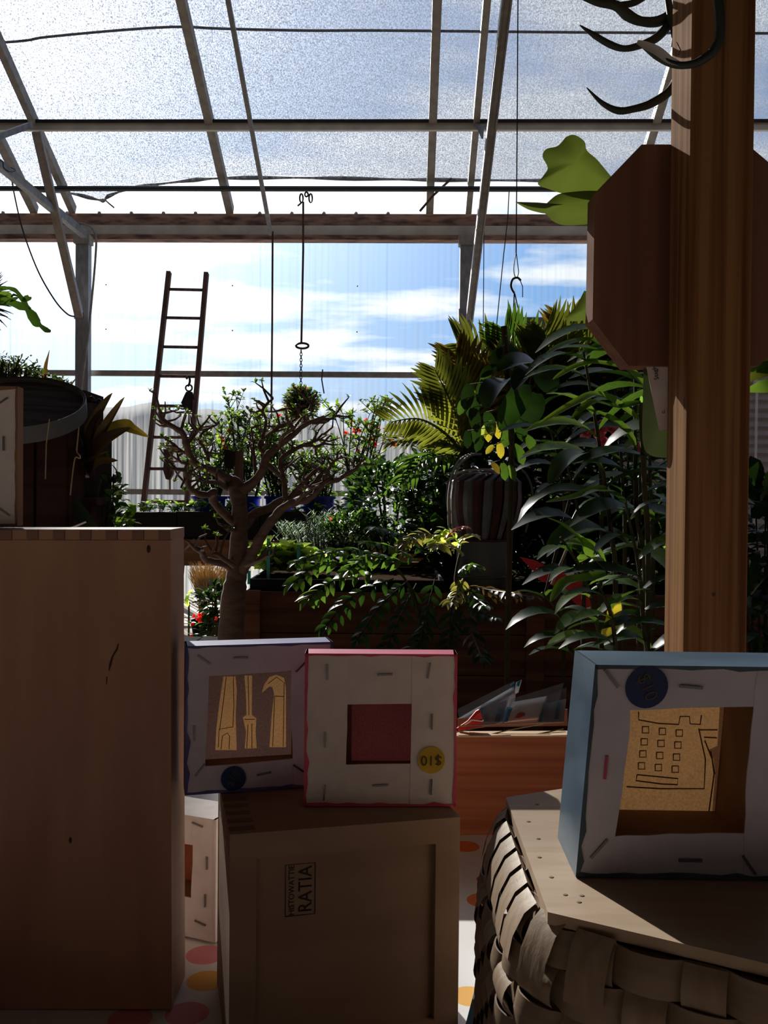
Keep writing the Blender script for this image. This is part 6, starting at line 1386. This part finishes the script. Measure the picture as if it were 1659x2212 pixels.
MB().box((P(-120, 850, 2.4).x, 2.42, zt_), (P(178, 850, 2.4).x, 2.58, P(178, 843, 2.42).z)).build('trough', M_darkwood, lg)
for px, py in ((198, 862), (214, 868)): 
    MB().tube([P(168, py - 3, 2.45), P(px, py, 2.40)], .004, 6).build('peg', M_iron, lg); MB().ball(P(px, py, 2.40), .008, 8, 6).build('peg_knob', M_iron, lg, True)
MB().box((P(48, 845, 2.38).x, 2.38, P(48, 853, 2.38).z), (P(80, 845, 2.38).x, 2.41, P(48, 846, 2.38).z)).build('pale_edge', M_bench, lg)
zlog = P(178, 843, 2.42).z
def succ():
    rg = random.Random(6); t = thing('succulent_mound', 'mound of small leaved jade succulents on the log planter', 'succulent', (P(40, 840, 2.5).x, 2.5, zlog)); 
    st = MB(); la_, lb_ = MB(), MB()
    for k in range(230):
        x = rg.uniform(-120, 140); topy = 770 + max(0, x) * .42 + (10 if x < 0 else 0); y = lerp(topy, 838, rg.random() ** 1.2); Y = 2.5 + rg.uniform(-.08, .08)
        e = P(x, y, Y); b = V((e.x - rg.uniform(0, .03), Y, zlog)); st.tube([b, e], [.003, .002], 4)
        for j in range(9):
            p = e + V((rg.uniform(-.02, .02), rg.uniform(-.02, .02), rg.uniform(-.02, .012))); (la_ if rg.random() < .6 else lb_).leaf(p, V((rg.uniform(-1, 1), rg.uniform(-1, 1), rg.uniform(-.2, 1))), V((0, -.3, 1)), rg.uniform(.010, .017), .008, .3, 2, 'oval')
    for sx, sy in ((48, 768), (62, 770), (82, 782), (72, 795), (86, 790), (40, 775), (30, 768)):
        st.tube([P(30, 805, 2.45), P(sx, sy, 2.45)], .0015, 4)
        for j in range(10): p = P(lerp(30, sx, j / 9) + rg.uniform(-3, 3), lerp(805, sy, j / 9) + rg.uniform(-4, 4), 2.45); la_.leaf(p, V((rg.uniform(-1, 1), -.2, rg.uniform(-.5, 1))), V((0, -1, .3)), .009, .006, .2, 2, 'oval')
    st.build('stems', M_stem, t); stuff(la_.build('leaves', LG_succ, t, True)); stuff(lb_.build('leaves', LG_mid, t, True))
succ()
t = thing('spike_plant', 'single upright brown spike leaf above the succulents', 'plant', (P(95, 840, 2.47).x, 2.47, zlog))
blade_obj(t, [P(93, 840, 2.47), P(96, 810, 2.47), P(100, 785, 2.47), P(107, 756, 2.47)], [.014, .013, .009, .001], LG_bronze, 'leaf', (0, -1, 0))
blade_obj(t, [P(150, 845, 2.5), P(156, 828, 2.5), P(166, 815, 2.5)], [.005, .005, .002], LG_bronze, 'leaf', (0, -1, 0))
# sword leaved plant in a black pot on a stand
SY = 2.4; cx = P(186, 1050, SY).x; zp0, zp1 = P(186, 1074, SY).z, P(186, 1034, SY).z
ps = thing('plant_stand', 'dark slender stand carrying the black square pot', 'plant stand', (cx, SY, 0))
MB().box((cx - .04, SY - .04, zp0 - .02), (cx + .04, SY + .04, zp0)).build('top_plate', M_darkwood, ps); MB().box((cx - .018, SY - .018, .03), (cx + .018, SY + .018, zp0 - .02)).build('upright', M_darkwood, ps); MB().box((cx - .09, SY - .09, 0), (cx + .09, SY + .09, .03)).build('foot', M_darkwood, ps)
pt_ = thing('black_pot', 'small black plastic pot with a white label beside the left shadows', 'pot', (cx, SY, zp0))
MB().lathe([(.030, 0), (.036, zp1 - zp0), (.039, zp1 - zp0), (.039, zp1 - zp0 - .012), (.0365, zp1 - zp0 - .012)], (cx, SY, zp0 + .0005), 20).build('shell', M_black, pt_, True)
MB().hexa([P(181, 1036, SY - .03), P(193, 1036, SY - .03), P(193, 1036, SY - .028), P(181, 1036, SY - .028), P(181, 1002, SY - .03), P(190, 1002, SY - .03), P(190, 1002, SY - .028), P(181, 1002, SY - .028)]).build('label_stick', M_tag, pt_)
sw = thing('sword_plant', 'bronze sword leaved plant fanning out of the black pot', 'plant', (cx, SY, zp1))
for pts, w, m in (([(186, 1030), (190, 960), (215, 895), (243, 849)], .036, LG_bronze), ([(186, 1030), (192, 965), (205, 915), (228, 878)], .030, LG_bronze), ([(188, 1030), (205, 965), (240, 905), (269, 858)], .030, LG_bronze), ([(190, 1030), (205, 980), (240, 935), (275, 922), (290, 928), (322, 944)], .040, LG_palm2), ([(190, 1028), (200, 985), (235, 948), (280, 925)], .042, LG_bronze),
                  ([(186, 1030), (170, 1005), (200, 990), (238, 973)], .012, LG_bronze), ([(190, 1028), (215, 998), (255, 995)], .022, LG_bronze), ([(184, 1030), (185, 975), (168, 935), (140, 922)], .016, LG_bronze), ([(184, 1030), (165, 970), (150, 940)], .03, LG_deep), ([(186, 1030), (180, 960), (175, 900)], .03, LG_deep), ([(184, 1030), (160, 990), (140, 975)], .03, LG_deep)):
    sp = smooth_path([P(x, y, SY - .02 - .12 * i / len(pts)) for i, (x, y) in enumerate(pts)], 4); n = len(sp); blade_obj(sw, sp, [w * max(.04, (math.sin(math.pi * (.16 + .84 * i / (n - 1))) ** .8)) for i in range(n)], m, 'leaf', (-.3, -1, .2), .25)
# twine hanging from the platter
tag(MB().tube(smooth_path([P(175, 880, 2.2), P(172, 905, 2.19), P(168, 950, 2.19), P(166, 975, 2.19), P(172, 983, 2.18), P(173, 990, 2.19), P(164, 988, 2.19), P(160, 1000, 2.19), P(155, 1040, 2.19), P(152, 1070, 2.19)], 5), .0016, 5).build('twine', M_string), 'knotted twine hanging down from the platter rim', 'twine')
tag(MB().tube([P(107, 905, 2.09), P(100, 960, 2.09), P(98, 1035, 2.09)], .0014, 5).build('twine', M_string), 'straight twine hanging in the black shade under the platter', 'twine')
# leafy plants at left bottom
c = P(228, 1085, 2.55); bush('leafy_pot_plant', 'leafy green plant rising right of the black pot', 'plant', (c.x, 2.55, 0), c, (.052, .05, .105), 90, .034, .021, ((LG_dark, 2), (LG_mid, 2)), seed=90, shell=.3)
c = P(150, 1110, 2.6); bush('leafy_pot_plant', 'dim yellow green plant below the black pot', 'plant', (c.x, 2.6, 0), c, (.10, .05, .07), 110, .04, .02, ((LG_deep, 3), (LG_mid, 2), (LG_bright, .6)), seed=91, shell=.2)
c = P(265, 1132, 2.55); bush('leafy_pot_plant', 'small bright leaves just above the tall box edge', 'plant', (c.x, 2.55, 0), c, (.03, .03, .022), 26, .034, .022, ((LG_bright, 3), (LG_mid, 1)), seed=92, shell=.2, stems=4)
tag(MB().hexa([P(100, 1160, 2.2), P(100, 1166, 2.2), P(100, 1166, 2.24), P(100, 1160, 2.24), P(185, 1126, 2.2), P(187, 1129, 2.2), P(187, 1129, 2.24), P(185, 1126, 2.24)]).build('white_lath', M_paper), 'white lath end shining above the tall box', 'lath')
# strappy dark blade behind tall box
t = thing('strap_plant', 'dark folded strap leaf slanting behind the tall box top', 'plant', (P(180, 1140, 2.3).x, 2.3, 0))
blade_obj(t, [P(203, 1150, 2.28), P(185, 1120, 2.28), P(165, 1090, 2.28), P(152, 1072, 2.28)], [.03, .03, .022, .003], LG_deep, 'leaf', (.2, -1, .2))
MB().tube([V((P(203, 1150, 2.28).x, 2.29, 0)), P(203, 1150, 2.28)], .006, 6).build('stalk', M_stem, t)
# hanging epiphyte at upper left
ep = thing('hanging_epiphyte', 'jointed green leaf stems reaching in from the upper left', 'hanging plant', P(-60, 640, 1.9))
def jleaf(pts, ws, m): 
    sp = smooth_path([P(x, y, 1.9) for x, y in pts], 5); sw_ = smooth_vals([w / F * 1.9 for w in ws], 5); blade_obj(ep, sp, sw_, m, 'leaf', (0, -1, .15), .12)
jleaf([(-60, 640), (0, 648), (25, 654), (45, 662), (58, 668), (70, 682), (80, 698), (88, 704), (100, 713), (110, 716)], [24, 24, 14, 18, 10, 22, 20, 8, 12, 5], LG_mid)
jleaf([(-60, 630), (0, 624), (15, 622), (30, 626), (38, 632), (45, 642), (52, 650), (60, 660), (66, 668)], [12, 12, 6, 10, 8, 10, 12, 4, 6], LG_mid)
jleaf([(48, 650), (56, 646), (64, 643), (65, 641)], [4, 15, 13, 3], LG_bright); jleaf([(-30, 640), (5, 636), (20, 638), (27, 645)], [14, 14, 12, 4], LG_bright); jleaf([(24, 642), (30, 637), (38, 640)], [3, 6, 2], LG_deep); jleaf([(22, 652), (32, 646), (41, 642)], [3, 9, 2], LG_mid)
MB().tube([P(-60, 640, 1.9), P(-62, 500, 1.9), P(-62, -400, 1.9), P(-62, -2600, 1.9)], .003, 5).build('hanging_wire', M_iron, ep)
ap = thing('air_plant', 'spiky dark air plant at the left edge above the succulents', 'air plant', P(-30, 640, 2.0)); rg = random.Random(77)
MB().ball(P(-30, 640, 2.0), .022, 10, 7).build('core', M_soil, ap, True)
for k in range(60):
    a = rg.uniform(-1.5, 1.5); x, y = -28 + 46 * rg.uniform(.8, 1.35) * math.cos(a), 652 - 78 * rg.uniform(.6, 1.1) * math.sin(a)
    sp = smooth_path([P(-28, 650 - 40 * math.sin(a), 2.0), P(lerp(-28, x, .55), lerp(650 - 40 * math.sin(a), y, .35), 1.98), P(x, y, 1.97 + rg.uniform(-.04, .04))], 4); n = len(sp)
    MB().tube(sp, [lerp(.0024, .0005, i / (n - 1)) for i in range(n)], 5).build('spine_leaf', LG_deep, ap, True)

# ================================================================== UNDER THE BENCH
gy = 6.2; t = thing('tussock_grass', 'dry golden tussock grass under the bench left of trunk', 'grass', (P(455, 1330, gy).x, gy, 0)); mb = MB(); rg = random.Random(14)
b0 = V((P(452, 1320, gy).x, gy, 0.26))
for k in range(420):
    e = P(rg.uniform(405, 505), rg.uniform(1210, 1250), gy + rg.uniform(-.15, .15)); b = b0 + V((rg.uniform(-.05, .05), rg.uniform(-.05, .05), 0)); m = b.lerp(e, .6); m.x = lerp(b.x, e.x, .42)
    sp = [b, m, e]; vs = []
    for q, w in zip(sp, (.004, .003, .001)): vs += [q - V((w, 0, 0)), q + V((w, 0, 0))]
    mb.add(vs, [(0, 1, 3, 2), (2, 3, 5, 4)])
stuff(mb.build('blades', M_gold, t))
MB().lathe([(.09, 0), (.12, .26), (.115, .26), (.10, .2), (.001, .22)], (b0.x, gy, 0), 20).build('pot', M_black, t, True)
cy = 4.9; t = thing('crown_of_thorns', 'red flowering crown of thorns in shade left of the trunk', 'flowering plant', (P(430, 1400, cy).x, cy, 0)); rg = random.Random(15)
st = MB()
for k in range(7): e = P(rg.uniform(405, 470), rg.uniform(1330, 1385), cy + rg.uniform(-.1, .1)); st.tube([V((P(430, 1400, cy).x, cy, .1)), e], [.008, .005], 5)
st.build('stems', M_stem, t)
for k in range(46): leaf_obj(t, P(rg.uniform(404, 480), rg.uniform(1345, 1385), cy - .05), V((rg.uniform(-1, 1), -.4, rg.uniform(-.1, .7))), rg.uniform(.04, .07), LG_dark if rg.random() < .7 else LG_mid, .4, .5, 'oval')
for x, y in ((420, 1330), (430, 1328), (434, 1334), (428, 1338), (436, 1328), (432, 1342), (416, 1348), (466, 1336), (410, 1377), (432, 1380), (414, 1374)):
    mb = MB(); p = P(x, y, cy - .08)
    for k in range(5): mb.leaf(p, V((rg.uniform(-1, 1), -.6, rg.uniform(-1, 1))), V((0, -1, .2)), .014, .016, .3, 2, 'oval')
    mb.build('blossom', LG_redfl, t, True)
MB().lathe([(.07, 0), (.10, .2), (.105, .2), (.105, .18), (.095, .18), (.001, .17)], (P(430, 1400, cy).x, cy, 0), 20).build('pot', M_black, t, True)
t = thing('lime_plant', 'small lime yellow plant at the edge of the tall box', 'plant', (P(408, 1310, 5.2).x, 5.2, 0))
MB().tube([V((P(408, 1310, 5.2).x, 5.2, 0)), P(408, 1300, 5.2)], .006, 5).build('stem', M_stem, t)
for k in range(9): leaf_obj(t, P(404 + rg.uniform(-3, 6), 1285 + rg.uniform(-5, 15), 5.15), V((rg.uniform(-.5, .5), -.3, rg.uniform(-1, .6))), .05, LG_lett, .5, .4, 'oval')
for i, (px, lab) in enumerate(((402, 'pale flagstone peeping out above the violet canvas left'), (446, 'pale flagstone above the violet canvas beside red flowers'))):
    p = P(px, 1384, 3.6); tag(MB().prism([V((p.x + a, 3.6 + b, 0.0)) for a, b in ((-.035, -.1), (.03, -.12), (.042, .1), (-.03, .12))], V((0, 0, p.z))).build('flagstone', M_flag), lab, 'stone')
c = P(470, 1300, 5.0); bush('shade_shrub', 'dark shrub in deep shade left of the tree trunk', 'shrub', (c.x, 5.0, 0), c, (.10, .1, .09), 160, .06, .03, ((LG_deep, 3), (LG_dark, 1)), seed=95, shell=.2)
bpy.context.view_layer.update()
